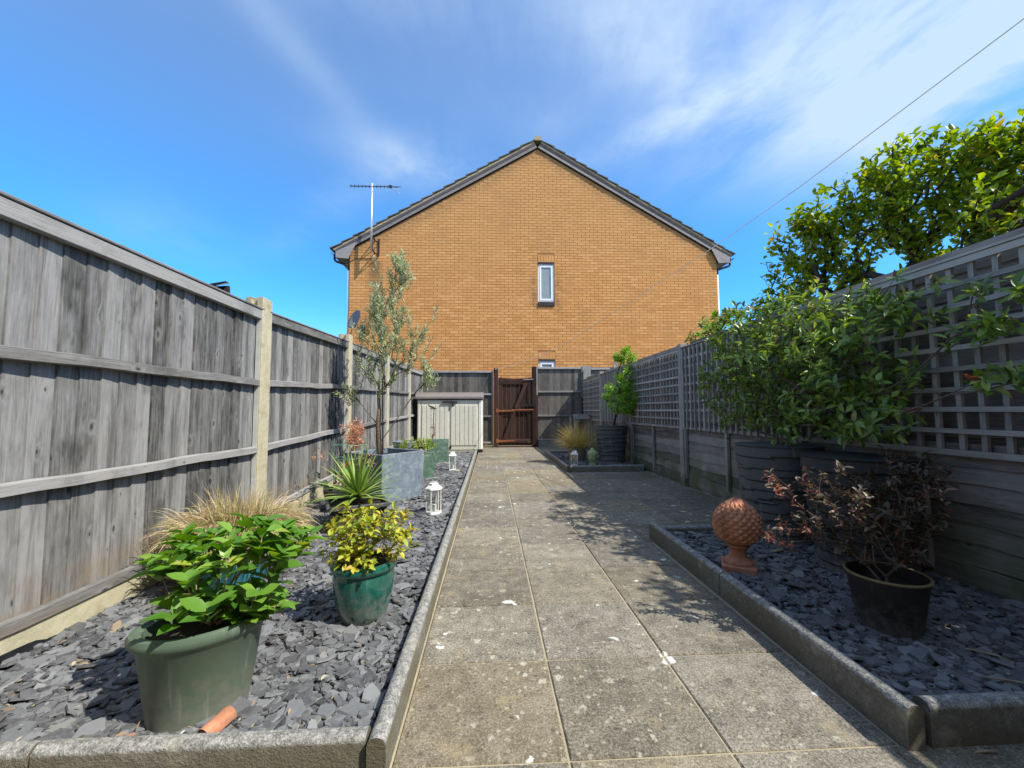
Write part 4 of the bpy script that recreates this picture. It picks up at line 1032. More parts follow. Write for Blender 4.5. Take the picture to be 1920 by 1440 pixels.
# --- oval green trough with hydrangea
hy=thing('potted_hydrangea','leafy green hydrangea in an oval sage green plastic pot in the near left corner','potted plant',(-.895,1.385,ZS))
OR=R(33)
pf=[(.125,ZS-.02),(.130,ZS+.0),(.160,.262),(.172,.270),(.181,.282),(.182,.296),(.176,.307),(.166,.309),(.159,.303)]
pot(hy,(-.895,1.385),pf,M_POTG,64,1.0,.72,OR,.012,.03)
T=[];
for c,r,n in (((-.88,1.40,.40),(.20,.15,.10),26),((-.82,1.45,.52),(.22,.16,.08),34),((-.74,1.46,.54),(.08,.08,.05),6),((-1.0,1.40,.48),(.10,.12,.07),12),((-.74,1.38,.35),(.10,.08,.05),9),((-.90,1.34,.37),(.07,.05,.04),4)):
    T.append(ellip(n,c,r))
T=np.concatenate(T)
sg,D=grow([(-.88,1.40,.26),(-.87,1.41,.31)],T,.0016,2.6,jit=.1,steps=3,rw=.8); stems(hy,sg,M_BARKL)
P,DD,N=whorl(T,D*.4+np.array([0,0,.5]),(4,6),1.0,.2,.015)
foliage(hy,P,DD,N,rng.uniform(.045,.082,len(P)),rng.uniform(.032,.052,len(P)),L_HYD,300,prof=(.36,.5,.30),fold=.25,droop=.22)
# terracotta feet
for i,(c,rz,lab) in enumerate((((-.775,1.275,.062),R(35),'small terracotta half pipe lying beside the oval green pot'),)):
    m=MB(); pr_=[(.024*math.cos(q),.024*math.sin(q)) for q in [math.pi*k/8 for k in range(9)]]+[(.017*math.cos(q),.017*math.sin(q)) for q in [math.pi-math.pi*k/8 for k in range(9)]]
    m.prism(pr_,1,-.04,.04); o=m.out('terracotta_pot_foot',M_TERR,None,origin=(0,0,0),smooth=True,auto=40); o.location=c; o.rotation_euler=(R(8),R(10),rz-math.pi/2*.6); tagit(o,lab,'pot foot')
# --- teal glazed pot with yellow shrub
ty=thing('potted_yellow_shrub','yellow leaved shrub in a glossy teal glazed pot on the slate','potted plant',(-.565,1.93,ZS))
pf=[(.085,ZS-.01),(.097,ZS+.004),(.112,.09),(.128,.17),(.131,.225),(.127,.248),(.138,.256),(.142,.268),(.138,.282),(.128,.286)]
pot(ty,(-.565,1.93),pf,M_TEAL,56,thick=.012,depth=.025)
T=np.concatenate([ellip(60,(-.57,1.93,.40),(.16,.15,.11)),ellip(40,(-.56,1.95,.47),(.18,.15,.07)),ellip(20,(-.44,1.90,.40),(.11,.1,.1)),ellip(18,(-.66,1.88,.38),(.09,.1,.11)),ellip(16,(-.57,1.83,.33),(.13,.06,.05))])
sg,D=grow([(-.565,1.93,.24),(-.565,1.93,.28)],T,.0011,2.5,jit=.15,rw=.8); stems(ty,sg,M_TWIG)
P,DD,N=whorl(T,D,(4,7),1.0,.3,.012)
foliage(ty,P,DD,N,rng.uniform(.022,.046,len(P)),rng.uniform(.014,.024,len(P)),L_YEL,300,prof=(.36,.5,.34),fold=.3,droop=.3)
# --- grass mound in turquoise pot by the fence
gp=thing('potted_grass','mound of dry tan grass in a turquoise pot against the left fence','potted plant',(-1.36,2.33,ZS))
pf=[(.11,ZS-.01),(.125,ZS+.01),(.145,.12),(.155,.17),(.160,.182),(.157,.192),(.148,.194)]
pot(gp,(-1.32,2.28),pf,M_BLUEPOT,40)
blades(gp,3000,.24,(-1.37,2.38,.29),.24,.0080,L_DRY,(.3,1.4),3.4,segs=7)
blades(gp,260,.14,(-1.37,2.38,.36),.20,.0055,L_DRY,(.0,.5),.8,name='upright_blades',segs=6)
# --- yucca in square black pot
yu=thing('potted_yucca','spiky cordyline with sword leaves in a square black pot','potted plant',(-1.06,3.40,ZS))
m=MB(); mt=Matrix.Translation((-1.06,3.38,0))@Matrix.Rotation(R(23),4,'Z')
def frust(m,w0,w1,z0,z1,mt):
    v=[(-w0,-w0,z0),(w0,-w0,z0),(w0,w0,z0),(-w0,w0,z0),(-w1,-w1,z1),(w1,-w1,z1),(w1,w1,z1),(-w1,w1,z1)]
    m.add(v,[(0,3,2,1),(0,1,5,4),(1,2,6,5),(2,3,7,6),(3,0,4,7)],mt)
frust(m,.15,.205,ZS-.02,.225,mt)
o=m.out('pot',M_ANTHD,yu)
m=MB()
for (a,b) in (((-.222,-.222),(.222,-.198)),((-.222,.198),(.222,.222)),((-.222,-.198),(-.198,.198)),((.198,-.198),(.222,.198))):
    m.box((a[0],a[1],.222),(b[0],b[1],.25),mt)
m.out('rim',M_ANTH,yu,bevel=.003); m=MB().box((-.197,-.197,.18),(.197,.197,.222),mt); m.out('compost',M_SOIL,yu)
def sword(parent,c,an,el,L,w,droop,mat):
    segs=9; d=np.array([math.cos(an)*math.cos(el),math.sin(an)*math.cos(el),math.sin(el)]); side=unit(np.array([-math.sin(an),math.cos(an),0.])); q=np.array(c,float); V=[]
    for s_ in range(segs+1):
        u=s_/segs; ww=w*.5*min(1,.55+2.2*u)*(1-u**2.2); up=np.cross(d,side)*-1; up=unit(up)*ww*.45
        V+=[q-side*ww+up,q,q+side*ww+up]; q=q+d*L/segs; d=unit(d+np.array([0,0,-droop/segs*(.2+1.6*u)]))
    F=[]
    for s_ in range(segs):
        a=s_*3; F+=[(a,a+1,a+4,a+3),(a+1,a+2,a+5,a+4)]
    o=WP[parent.name]; me=mesh('blade',np.array(V)-np.array(c),F,smooth=True); link('blade',me,mat,parent,c)
k=0
for i in range(64):
    u=(i+.5)/64; el=R(86)-u**.8*R(84)+rng.normal(0,.06); an=i*2.39996+rng.normal(0,.12); L=rng.uniform(.34,.43)*(1.0 if u>.15 else .95)
    sword(yu,(-1.05+math.cos(an)*.01,3.38+math.sin(an)*.01,.27+.05*(1-u)),an,el,L,rng.uniform(.026,.034),.35+.5*u,L_YUC)
MB().tube([(-1.05,3.38,.2),(-1.05,3.38,.33)],.02,8).out('stem',M_BARK,yu)
# --- dried heuchera like plant with wire support
dp=thing('potted_dried_flower_plant','plant with dry orange flower heads inside a green wire support','potted plant',(-1.33,3.95,ZS))
pf=[(.12,ZS-.01),(.135,ZS+.01),(.165,.19),(.172,.20),(.172,.235),(.16,.235)]
pot(dp,(-1.36,3.96),pf,M_ANTHD,40)
T=np.concatenate([ellip(26,(-1.32,3.95,.36),(.2,.15,.14)),ellip(16,(-1.29,4.02,.73),(.10,.08,.13)),ellip(10,(-1.56,3.9,.38),(.12,.12,.2)),ellip(8,(-1.13,3.92,.50),(.1,.08,.08))])
sg,D=grow([(-1.36,3.96,.2),(-1.36,3.96,.24)],T,.0016,2.5); stems(dp,sg,M_TWIG)
lo=T[:,2]<.45; P,DD,N=whorl(T[lo],D[lo],(6,9),1.,.3,.01); foliage(dp,P,DD,N,rng.uniform(.03,.055,len(P)),rng.uniform(.02,.035,len(P)),L_GLA,0,simple=True)
Tf=np.concatenate([T[~lo],T[lo][:16]+np.array([0,0,.04]),ellip(60,(-1.29,4.02,.74),(.09,.07,.12))]); P,DD,N=whorl(Tf,rdir(len(Tf)),(7,11),1.1,.1,.012); P=P+rng.normal(0,.014,P.shape)
foliage(dp,P,rdir(len(P)),rdir(len(P)),rng.uniform(.014,.026,len(P)),rng.uniform(.011,.018,len(P)),L_ORG,0,simple=True,name='flower_heads')
m=MB()
for z in (.64,.52,.36): m.tube([(-1.30+.135*math.cos(q),3.93+.135*math.sin(q),z) for q in [2*math.pi*k/24 for k in range(25)]],.0035,5)
for q in (0.3,1.9,3.4,4.9): m.tube([(-1.30+.135*math.cos(q),3.93+.135*math.sin(q),.70),(-1.30+.135*math.cos(q),3.93+.135*math.sin(q),.03)],.0035,5)
m.out('wire_support',M_WIREG,dp)
# --- olive tree in blue grey cube planter
ot=thing('potted_olive_tree','slender olive tree in a large square blue grey planter on the left bed','potted tree',(-1.12,4.52,ZS))
mt=Matrix.Translation((-1.125,4.52,0))@Matrix.Rotation(R(55),4,'Z')
m=MB()
def planter(m,w0,w1,z0,z1,mt,th=.022):
    v=[];
    for (w,z) in ((w0,z0),(w1,z1),(w1-th,z1),(w1-th-.004,z1-.07)): v+=[(-w,-w,z),(w,-w,z),(w,w,z),(-w,w,z)]
    f=[(0,3,2,1),(12,13,14,15)]
    for r in (0,4,8):
        for i in range(4): j=(i+1)%4; f.append((r+i,r+j,r+4+j,r+4+i))
    m.add(v,f,mt)
planter(m,.272,.292,ZS-.01,.522,mt); m.out('planter',M_LEAD,ot,bevel=.004)
MB().box((-.262,-.262,.40),(.262,.262,.468),mt).out('compost',M_SOIL,ot)
tr=[(-1.19,4.55,.46),(-1.20,4.55,.60),(-1.215,4.56,.80),(-1.205,4.57,.95)]
T=np.concatenate([ellip(38,(-1.19,4.60,1.62),(.24,.22,.50)),ellip(66,(-1.10,4.62,2.07),(.21,.2,.46)),ellip(14,(-1.02,4.62,2.62),(.10,.1,.13)),ellip(16,(-1.0,4.62,2.5),(.14,.12,.20)),ellip(20,(-1.27,4.60,2.12),(.10,.14,.32)),ellip(12,(-.78,4.6,1.40),(.14,.12,.16)),ellip(7,(-.68,4.6,1.30),(.10,.10,.10)),ellip(7,(-1.44,4.6,1.86),(.10,.12,.08)),ellip(8,(-1.58,4.6,1.15),(.10,.12,.06)),ellip(14,(-1.38,4.6,1.45),(.16,.14,.15)),ellip(14,(-.82,4.62,1.75),(.14,.12,.2)),
   np.array([(-.60,4.6,1.62),(-.62,4.6,2.05),(-1.30,4.62,2.62)])])
sg,D=grow(tr,T,.0017,2.25,jit=.10,steps=4,rw=.75); stems(ot,sg,M_BARK,'branches',6)
m=MB(); m.tube([(-1.19,4.55,.42),(-1.20,4.55,.60),(-1.215,4.56,.80),(-1.205,4.57,.97)],[.034,.028,.027,.026],10).out('trunk',M_BARK,ot,smooth=True)
MB().tube([(-1.15,4.52,.44),(-1.175,4.55,1.3)],.008,6).out('stake',M_BLK,ot)
# leaves along twigs
PP=[];DD=[];NN=[]
for p,d in zip(T,D):
    d=unit(d*.6+np.array([0,0,.55])+rng.normal(0,.2,3)); k=rng.integers(16,28); 
    for i in range(k):
        u=i/k; q=p-d*.13*(1-u)+d*.06*u; s_=rdir(1)[0]; dd=unit(d*.75+unit(s_-d*s_.dot(d))*.75+np.array([0,0,.1])); PP.append(q+rng.normal(0,.006,3)); DD.append(dd); NN.append(rdir(1)[0]+np.array([0,0,.6]))
PP=np.array(PP);DD=np.array(DD);NN=np.array(NN)
foliage(ot,PP,DD,NN,rng.uniform(.035,.062,len(PP)),rng.uniform(.009,.014,len(PP)),L_OLI,300,prof=(.4,.5,.38),fold=.2,droop=.12,simple=False)
# --- small green planters
def cube_planter(label,c,w,h,rot,mat):
    o=thing('potted_shrub',label,'potted plant',(c[0],c[1],ZS)); mt=Matrix.Translation((c[0],c[1],0))@Matrix.Rotation(rot,4,'Z'); m=MB(); planter(m,w*.94,w,ZS-.01,h,mt,.016); m.out('planter',mat,o,bevel=.003)
    MB().box((-w*.9,-w*.9,h-.12),(w*.9,w*.9,h-.055),mt).out('compost',M_SOIL,o); return o
g1=cube_planter('low lime green shrub in a narrow dark green square planter beside the blue grey planter',(-.92,5.80,0),.15,.36,R(10),M_VERDI)
T=ellip(90,(-1.02,5.80,.50),(.30,.16,.085)); sg,D=grow([(-.92,5.8,.3),(-.92,5.8,.36)],T,.002,2.5); stems(g1,sg,M_BARK)
P,DD,N=whorl(T,D+np.array([0,0,.6]),(8,12),1.,.5,.012); foliage(g1,P,DD,N,rng.uniform(.025,.042,len(P)),rng.uniform(.012,.019,len(P)),L_LIM,0,simple=True)
g2=cube_planter('pale green square planter with sparse red stems in front of the storage box',(-.93,7.45,0),.185,.44,R(4),M_VERDI)
T=ellip(14,(-1.03,7.45,.62),(.05,.05,.14)); sg,D=grow([(-1.03,7.45,.36),(-1.03,7.45,.44)],T,.002,2.5); stems(g2,sg,M_TWIG); P,DD,N=whorl(T,D,(5,8),1.,.4,.015); foliage(g2,P,DD,N,rng.uniform(.02,.035,len(P)),rng.uniform(.01,.016,len(P)),L_RED,0,simple=True)
b1=thing('blue_pot','low blue glazed bowl half hidden behind the lime green shrub','pot',(-1.42,7.0,ZS))
pot(b1,(-1.42,7.0),[(.12,ZS-.01),(.14,ZS+.01),(.19,.40),(.20,.42),(.20,.445),(.185,.45)],M_LEAD,36)
bs=thing('garden_stake','thin metal stake topped with a small bird in front of the left storage box door','garden ornament',(-1.05,7.75,0))
MB().tube([(-1.07,7.75,0),(-1.05,7.75,.98)],.007,6).out('rod',M_BLK,bs)
MB().box((-1.12,7.73,.98),(-1.0,7.77,.995)).tube([(-1.03,7.75,1.0),(-1.07,7.75,1.015),(-1.12,7.75,1.03),(-1.15,7.75,1.06),(-1.165,7.75,1.06)],[.008,.016,.014,.009,.003],8).out('bird',M_BLK,bs)
# --- lanterns
def lantern(label,c,r,h,n=6,grp='white candle lanterns',rot=0):
    o=thing('lantern',label,'lantern',(c[0],c[1],ZS),grp); z=ZS-.005
    ring=lambda rr,zz:[(c[0]+rr*math.cos(rot+2*math.pi*k/n),c[1]+rr*math.sin(rot+2*math.pi*k/n),zz) for k in range(n)]
    MB().lathe([(r*1.02,z),(r*1.06,z+.01),(r*1.0,z+.022),(r*.9,z+.026)],n,rot=rot,c=(c[0],c[1],0)).out('base',M_WHITE,o)
    for k in range(n):
        a=rot+2*math.pi*k/n; p=(c[0]+r*.93*math.cos(a),c[1]+r*.93*math.sin(a)); MB().tube([(p[0],p[1],z+.02),(p[0],p[1],z+h*.80)],r*.085,4).out('upright',M_WHITE,o)
        a2=a+2*math.pi/n; q=(c[0]+r*.93*math.cos(a2),c[1]+r*.93*math.sin(a2))
        MB().add([(p[0],p[1],z+.024),(q[0],q[1],z+.024),(q[0],q[1],z+h*.79),(p[0],p[1],z+h*.79)],[(0,1,2,3)]).out('pane',M_LGL,o)
    MB().lathe([(r*1.0,z+h*.79),(r*1.14,z+h*.80),(r*1.14,z+h*.83),(r*1.05,z+h*.86),(r*.62,z+h*.94),(r*.60,z+h*.99),(r*.5,z+h)],n,rot=rot,c=(c[0],c[1],0)).out('roof',M_WHITE,o)
    MB().tube([(c[0]+r*.55*math.cos(q),c[1],z+h*.97+r*.35*math.sin(q)) for q in [math.pi*k/8 for k in range(9)]],.0025,5).out('carry_ring',M_WHITE,o)
    MB().lathe([(r*.34,z+.02),(r*.34,z+h*.3),(r*.3,z+h*.31)],12,c=(c[0],c[1],0)).out('candle',M_STOREL,o)
lantern('white six sided glass lantern standing on the left slate next to the blue grey planter',(-.503,3.75),.068,.27,rot=.3)
lantern('smaller white lantern on the left slate in front of the storage box',(-.575,6.38),.062,.28,4,rot=R(40))
lantern('white square lantern behind the front edging of the far right bed',(1.36,6.72),.075,.24,4,rot=R(30))
# --- right side: ribbed planters
def ribbed(label,name,c,R0,R1,z0,h,cat='potted plant',mat=None):
    o=thing(name,label,cat,(c[0],c[1],z0)); m=MB(); n=64; nr=9; prof=[]; K=nr*6
    V=[];F=[]
    for i in range(K+1):
        u=i/K; z=z0+h*u; r=R0+(R1-R0)*u
        for k in range(n):
            an=2*math.pi*k/n; ph=(u*nr+.35*math.sin(an*2+1.3*int(u*nr)%3)*math.sin(math.pi*u))%1.0
            V.append((c[0]+(r+.014*(1-ph)-.003)*math.cos(an) if i<K else c[0]+(R1+.006)*math.cos(an),c[1]+(r+.014*(1-ph)-.003)*math.sin(an) if i<K else c[1]+(R1+.006)*math.sin(an),z))
    for i in range(K):
        for k in range(n):
            k2=(k+1)%n; F.append((i*n+k,i*n+k2,(i+1)*n+k2,(i+1)*n+k))
    F.append(tuple(range(n))[::-1]); m.add(V,F)
    m.lathe([(R1+.006,z0+h),(R1-.018,z0+h+.001),(R1-.02,z0+h-.05),(R1*.5,z0+h-.06),(.01,z0+h-.055)],n,c=(c[0],c[1],0))
    m.out('planter',mat or M_ANTH,o,smooth=True,auto=28); soilcap(o,c,R1-.03,z0+h-.045); return o
cl=ribbed('broad leaved evergreen climber spreading over the trellis from a tall ribbed anthracite planter','potted_climber',(2.09,2.93),.215,.275,ZS-.02,.67)
rb2=ribbed('second tall ribbed anthracite planter in deep shade behind the bronze shrub','planter',(2.12,2.30),.215,.275,ZS-.02,.655,cat='planter',mat=M_ANTHD)
T=[]
def slabreg(n,y0,y1,z0,z1,x0,x1): return np.stack([rng.uniform(x0,x1,n),rng.uniform(y0,y1,n),rng.uniform(z0,z1,n)],1)
T=np.concatenate([ellip(100,(2.22,3.45,1.25),(.22,.85,.50)),ellip(110,(2.16,2.80,1.18),(.32,.65,.55)),ellip(50,(2.12,2.35,1.05),(.28,.40,.40)),ellip(55,(2.05,3.0,1.50),(.34,.75,.30)),ellip(25,(1.98,2.6,1.35),(.26,.4,.35)),ellip(34,(1.96,3.35,1.66),(.22,.55,.12)),ellip(12,(1.98,2.65,1.62),(.2,.3,.1)),slabreg(26,3.6,4.5,1.15,1.72,2.3,2.41),slabreg(16,3.5,4.3,.8,1.2,2.3,2.41),ellip(40,(2.2,2.7,1.6),(.24,.7,.2)),
   ellip(22,(2.25,2.05,1.50),(.14,.26,.12)),ellip(12,(2.22,1.75,1.32),(.12,.2,.05)),ellip(10,(2.12,1.60,1.08),(.10,.16,.05)),ellip(9,(2.2,1.65,1.46),(.1,.18,.05)),ellip(14,(2.1,2.15,.88),(.2,.2,.12)),ellip(8,(2.15,2.95,.88),(.2,.35,.08))])
T[:,0]=np.minimum(T[:,0],2.40)
sg,D=grow([(2.08,2.85,.6),(2.12,2.80,.85),(2.16,2.78,1.05)],T,.0016,2.4,jit=.12,steps=3,rw=.4); stems(cl,sg,M_BARK,'stems',5)
T2=T; D2=unit(D*.5+np.array([-.55,-.1,.15])+rng.normal(0,.35,D.shape))
P,DD,N=whorl(T2,D2,(5,8),1.05,.15,.02)
foliage(cl,P,DD,N,rng.uniform(.05,.085,len(P)),rng.uniform(.020,.032,len(P)),L_CLI,300,prof=(.34,.5,.34),fold=.3,droop=.2)
Tb=np.concatenate([ellip(260,(2.28,3.0,1.2),(.12,1.0,.48))]); P,DD,N=whorl(Tb,rdir(len(Tb)),(5,7),1.,.1,.03); P[:,0]=np.minimum(P[:,0],2.40)
foliage(cl,P,DD,N,rng.uniform(.04,.07,len(P)),rng.uniform(.02,.032,len(P)),L_CLI,0,prof=(.34,.5,.34),name='inner_foliage',simple=True)
# far ribbed planter with bright shrub
fs=ribbed('bright green feathery shrub in a ribbed anthracite planter in the far right bed','potted_shrub',(2.10,7.12),.20,.275,ZS-.02,.66)
T=np.concatenate([ellip(130,(2.22,6.88,1.20),(.33,.28,.34)),ellip(20,(2.30,6.95,1.55),(.16,.18,.14)),ellip(50,(2.33,6.98,1.88),(.21,.16,.15))])
sg,D=grow([(2.13,7.12,.65),(2.17,7.12,.8),(2.22,7.12,1.0),(2.27,7.12,1.2)],T,.0022,2.3,rw=.5); stems(fs,sg,M_BARKD)
P,DD,N=whorl(T,D+np.array([-.2,-.2,-.25]),(11,16),1.,-.2,.02); foliage(fs,P,DD+np.array([0,0,-.25]),N,rng.uniform(.05,.09,len(P)),rng.uniform(.014,.022,len(P)),L_NAN,0,simple=True)
# taupe pot with straw grass
sg_=thing('potted_straw_grass','fountain of straw coloured grass in a round taupe pot in the far right bed','potted plant',(1.56,7.45,ZS))
pot(sg_,(1.56,7.45),[(.13,ZS-.01),(.14,ZS+.01),(.165,.24),(.178,.245),(.178,.275),(.165,.275)],M_TANPOT,36)
blades(sg_,1100,.10,(1.58,7.45,.25),.56,.0055,L_STRAW,(.05,1.2),1.25,segs=7,bias=(-.35,-.1,.0))
# stone head
bh=thing('stone_head_ornament','green tinted stone head with topknot and closed eyes beside the far white lantern','garden ornament',(1.66,6.72,ZS))
m=MB(); n=36; V=[];F=[]; K=30
cx_,cy_=1.66,6.72
pr_=[(.056,0),(.060,.008),(.056,.03),(.050,.048),(.052,.062),(.060,.078),(.070,.10),(.076,.125),(.078,.15),(.077,.175),(.082,.184),(.082,.205),(.076,.228),(.062,.246),(.042,.256),(.033,.262),(.034,.275),(.027,.290),(.012,.299),(.002,.302)]
for (r,z) in pr_:
    for k in range(n):
        an=2*math.pi*k/n; dx,dy=math.cos(an),math.sin(an); f_=max(0,math.cos(an-R(238)))
        rr=r; 
        if .07<z<.2: 
            nose=math.exp(-((an-R(238))/.16)**2)*math.exp(-((z-.135)/.024)**2)*.026
            brow=f_**3*math.exp(-((z-.172)/.012)**2)*.006; eye=-math.exp(-((abs(an-R(238))-.38)/.2)**2)*math.exp(-((z-.157)/.010)**2)*.011
            lip=math.exp(-((an-R(238))/.3)**2)*math.exp(-((z-.102)/.007)**2)*.008; ear=(math.exp(-((abs(an-R(238))-1.6)/.14)**2))*math.exp(-((z-.14)/.035)**2)*.012
            rr+=nose+brow+eye+lip+ear; rr*= (1-.08*abs(math.sin(an-R(238))))
        if z>.19: rr+=.0025*math.sin(an*12)*(1 if z<.27 else 0)
        V.append((cx_+rr*dx,cy_+rr*dy,ZS+z*.98))
for i in range(len(pr_)-1):
    for k in range(n): k2=(k+1)%n; F.append((i*n+k,i*n+k2,(i+1)*n+k2,(i+1)*n+k))
F.append(tuple(range(n))[::-1]); m.add(V,F); o=m.out('head',M_STONEB,bh,smooth=True); sb_=o.modifiers.new('s','SUBSURF'); sb_.levels=1; sb_.render_levels=1
# weathered potting table in the corner
pt=thing('potting_table','small weathered wooden table in the far right corner behind the straw grass','table',(2.45,10.1,0))
box('top_plank',(2.10,9.85,.79),(2.36,10.5,.85),W_ER,pt); box('top_plank',(1.98,9.80,.74),(2.38,9.84,.80),W_ER,pt)
for (x,y_) in ((2.0,9.86),(2.33,9.86),(2.0,10.4),(2.33,10.4)): box('leg',(x,y_,0),(x+.05,y_+.05,.785),W_EP,pt)
box('shelf',(2.02,9.92,.30),(2.34,10.42,.33),W_ER,pt)
# --- terracotta pine cone finial
tf=thing('pine_cone_finial','terracotta pine cone ornament on a square foot standing on the shaded right slate','garden ornament',(1.40,2.33,ZS))
c=(1.405,2.335); m=MB(); mt=Matrix.Translation((c[0],c[1],0))@Matrix.Rotation(R(-28),4,'Z')
m.box((-.087,-.087,ZS-.005),(.087,.087,.085),mt); m.out('foot',M_TERR,tf,bevel=.006)
MB().lathe([(.076,.086),(.078,.096),(.070,.106),(.052,.114),(.043,.130),(.042,.155),(.048,.170),(.060,.178),(.058,.186),(.05,.19)],48,c=(c[0],c[1],0)).out('stem',M_TERR,tf,smooth=True,auto=50)
m=MB(); n=160; K=110; V=[];F=[]; z0=.186; H_=.262
for i in range(K+1):
    u=i/K; r=.116*math.sin(math.pi*min(1,(u*.72+.20)))**.7; 
    if u<.12: r*=.55+.45*math.sin(u/.12*math.pi/2)
    r=r*math.sqrt(max(0,1-max(0,(u-.55)/.45)**2.4))
    for k in range(n):
        an=2*math.pi*k/n; A1=an*8/math.pi/2-u*3.4; A2=an*8/math.pi/2+u*3.4
        a=abs((A1*2)%1-.5)*2; b=abs((A2*2)%1-.5)*2; bump=(1-max(a,b))
        bump=min(1,bump*1.5)**.85
        if u<.14: bump*=.3
        rr=r+ .0125*bump*min(1,(1-u)*6); V.append((c[0]+rr*math.cos(an),c[1]+rr*math.sin(an),z0+H_*u+.003*bump))
for i in range(K):
    for k in range(n): k2=(k+1)%n; F.append((i*n+k,i*n+k2,(i+1)*n+k2,(i+1)*n+k))
F.append(tuple(range(n))[::-1]); F.append(tuple(K*n+k for k in range(n))); m.add(V,F); m.out('cone',M_TERR,tf,smooth=True)
# --- bronze shrub
bz=thing('potted_bronze_shrub','bronze leaved shrub in round dark pot with ochre rim on the right slate','potted plant',(1.65,1.69,ZS))
pf=[(.097,ZS-.01),(.103,ZS),(.133,.25),(.138,.256),(.138,.266),(.137,.268)]
pot(bz,(1.65,1.69),pf,M_ANTHD,56,thick=.008,depth=.05)
MB().lathe([(.1385,.260),(.142,.263),(.1425,.268),(.138,.271),(.132,.269),(.131,.245)],56,c=(1.65,1.69,0),cap=False).out('rim',M_GOLDRIM,bz,smooth=True)
T=np.concatenate([ellip(120,(1.62,1.80,.46),(.28,.22,.17)),ellip(52,(1.48,1.78,.60),(.24,.18,.12)),ellip(60,(1.78,1.80,.62),(.18,.16,.17)),ellip(14,(1.25,1.82,.44),(.12,.1,.07)),ellip(10,(1.24,1.80,.64),(.10,.1,.05)),ellip(10,(1.95,1.85,.66),(.10,.1,.06)),ellip(20,(1.82,1.85,.46),(.16,.15,.08))])
T=T+np.array([.03,-.05,.0])
sg,D=grow([(1.65,1.69,.20),(1.65,1.69,.25)],T,.0007,2.4,jit=.2,steps=4,rw=.6); stems(bz,sg,M_TWIG)
P,DD,N=whorl(T,D,(6,10),1.,.35,.012)
out_=np.repeat(False,len(P)); red=(rng.random(len(P))<.06)|((P[:,0]<1.36)&(rng.random(len(P))<.5))
foliage(bz,P[~red],DD[~red],N[~red],rng.uniform(.022,.042,(~red).sum()),rng.uniform(.011,.018,(~red).sum()),L_BRZ,250,prof=(.36,.5,.38),fold=.3)
foliage(bz,P[red],DD[red],N[red],rng.uniform(.022,.036,red.sum()),rng.uniform(.009,.014,red.sum()),L_RED,0,prof=(.36,.5,.38),fold=.3,name='young_leaves')

# ------------------------------------------------------------------ tree beyond the right fence
tt=thing('broadleaf_tree','large loose crowned broadleaf tree with yellowing leaves beyond the right fence','tree',(3.16,2.9,0))
blobs=[((2.811, 3.75, 2.162), (0.279, 0.346, 0.266), 60), ((2.923, 3.6, 2.52), (0.293, 0.362, 0.279), 66), ((3.074, 3.5, 2.136), (0.261, 0.323, 0.248), 46), ((2.982, 3.5, 2.753), (0.213, 0.264, 0.203), 24), ((3.208, 3.4, 2.538), (0.345, 0.428, 0.329), 80), ((3.33, 3.3, 2.875), (0.268, 0.332, 0.255), 45), ((3.373, 3.1, 2.991), (0.231, 0.286, 0.22), 42), ((3.388, 3.1, 2.541), (0.315, 0.39, 0.3), 62), ((3.503, 2.9, 2.87), (0.255, 0.316, 0.243), 52), ((3.436, 2.8, 2.395), (0.285, 0.352, 0.271), 60), ((3.533, 2.65, 2.832), (0.233, 0.289, 0.222), 50), ((3.514, 2.6, 2.413), (0.282, 0.349, 0.268), 62), ((3.568, 2.45, 2.699), (0.232, 0.288, 0.221), 50), ((3.574, 2.4, 2.308), (0.293, 0.362, 0.279), 60), ((3.47, 2.5, 2.103), (0.152, 0.189, 0.145), 24), ((3.143, 3.6, 1.819), (0.171, 0.211, 0.163), 14), ((2.798, 3.9, 1.887), (0.211, 0.262, 0.201), 40), ((3.435, 3.0, 2.191), (0.142, 0.176, 0.135), 14),((3.02,1.58,2.38),(.32,.34,.36),60),((3.15,1.15,2.45),(.42,.4,.40),50),((2.88,2.1,2.12),(.2,.2,.16),14)]
T=np.concatenate([ellip(n,c,r) for c,r,n in blobs])
def near(p,k=.80): return np.array([0,0,.95])+(np.array(p)-np.array([0,0,.95]))*np.array([k,k,k])
T=T[T[:,0]>2.60]
tr=[(3.16,3.05,.3),(3.14,3.04,1.0),(3.10,3.02,1.6),(3.10,2.98,1.9)]
sg,D=grow(tr,T,.0030,2.25,jit=.15,steps=4,rw=.5); stems(tt,sg,M_BARKD,'limbs',6)
MB().tube([(3.18,3.06,-.1),(3.16,3.05,.3),(3.14,3.04,1.0),(3.10,3.02,1.65)],[.09,.075,.06,.045],10).out('trunk',M_BARKD,tt,smooth=True)
MB().tube([(3.22,2.64,-.1),(3.2,2.56,1.0),(3.14,2.44,1.75),(3.28,2.32,2.07),(3.4,2.24,2.43)],[.065,.05,.036,.028,.016],8).out('trunk',M_BARKD,tt,smooth=True)
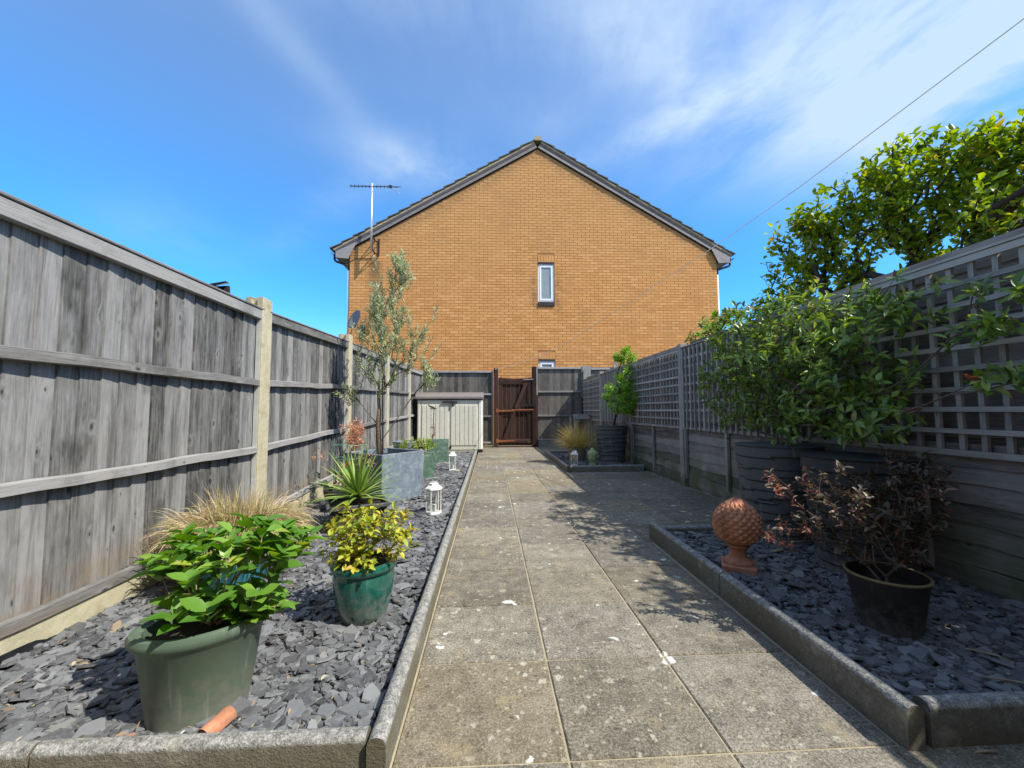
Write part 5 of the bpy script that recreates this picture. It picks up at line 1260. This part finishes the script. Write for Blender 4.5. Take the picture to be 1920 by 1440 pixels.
MB().tube([(3.0,3.36,-.1),(2.96,3.32,1.4),(2.90,3.36,1.87),(2.84,3.44,2.27)],[.05,.036,.028,.016],8).out('trunk',M_BARKD,tt,smooth=True)
P,DD,N=whorl(T,D,(9,13),1.05,.35,.03); P=P+rng.normal(0,.022,P.shape)
foliage(tt,P,DD,N+rng.normal(0,.3,N.shape),rng.uniform(.045,.08,len(P)),rng.uniform(.024,.038,len(P)),L_TREE,300,prof=(.36,.5,.32),fold=.25,droop=.2,name='crown')
hb=thing('hedge_shrub','sunlit light green shrub just beyond the right fence where the brick house corner meets it','shrub',(3.15,5.4,0))
T=ellip(120,(3.1,5.3,1.98),(.35,.55,.32)); sg,D=grow([(3.15,5.4,0),(3.15,5.4,1.2)],T,.004,2.3); stems(hb,sg,M_BARKD); P,DD,N=whorl(T,D,(8,12),1.,.4,.02); foliage(hb,P,DD,N,rng.uniform(.04,.06,len(P)),rng.uniform(.02,.03,len(P)),L_NAN,0,simple=True)
# bare vine stems on the far trellis
vn=thing('bare_vine','thin bare vine stems tangled along the top of the far trellis','vine',(2.38,6.6,1.2))
T=slabreg(26,5.5,7.0,1.45,1.82,2.36,2.40); sg,D=grow([(2.38,7.1,.75),(2.385,7.05,1.3)],T,.0022,2.4,jit=.3,steps=4); stems(vn,sg,M_TWIG)
# small debris on the path
db=MB().lathe([(.010,.001),(.014,.006),(.011,.014),(.004,.018)],8,c=(-.02,1.10,0)).out('snail_shell',M_BARK,None,smooth=True); tagit(db,'small brown snail shell on the near path slab','snail shell')
for i,(p,rz,l,lab) in enumerate((((1.34,1.20+.0-.06,.0),-.2,.07,'curled dry twig on the slabs by the near right edging corner'),((1.62,1.35,.062),-.5,.16,'long pale twig lying on the slate at the near right'),((1.75,1.5,.065),-.9,.12,'thin curved twig on slate under the dark pot'))):
    q=Vector(p); d=Vector((math.cos(rz),math.sin(rz),0)); o=MB().tube([q,q+d*l*.35+Vector((0,0,.006)),q+d*l*.7+Vector((0,0,.008)),q+d*l],[.002,.0035,.003,.001],6).out('twig',M_BARKL,None); tagit(o,lab,'twig')
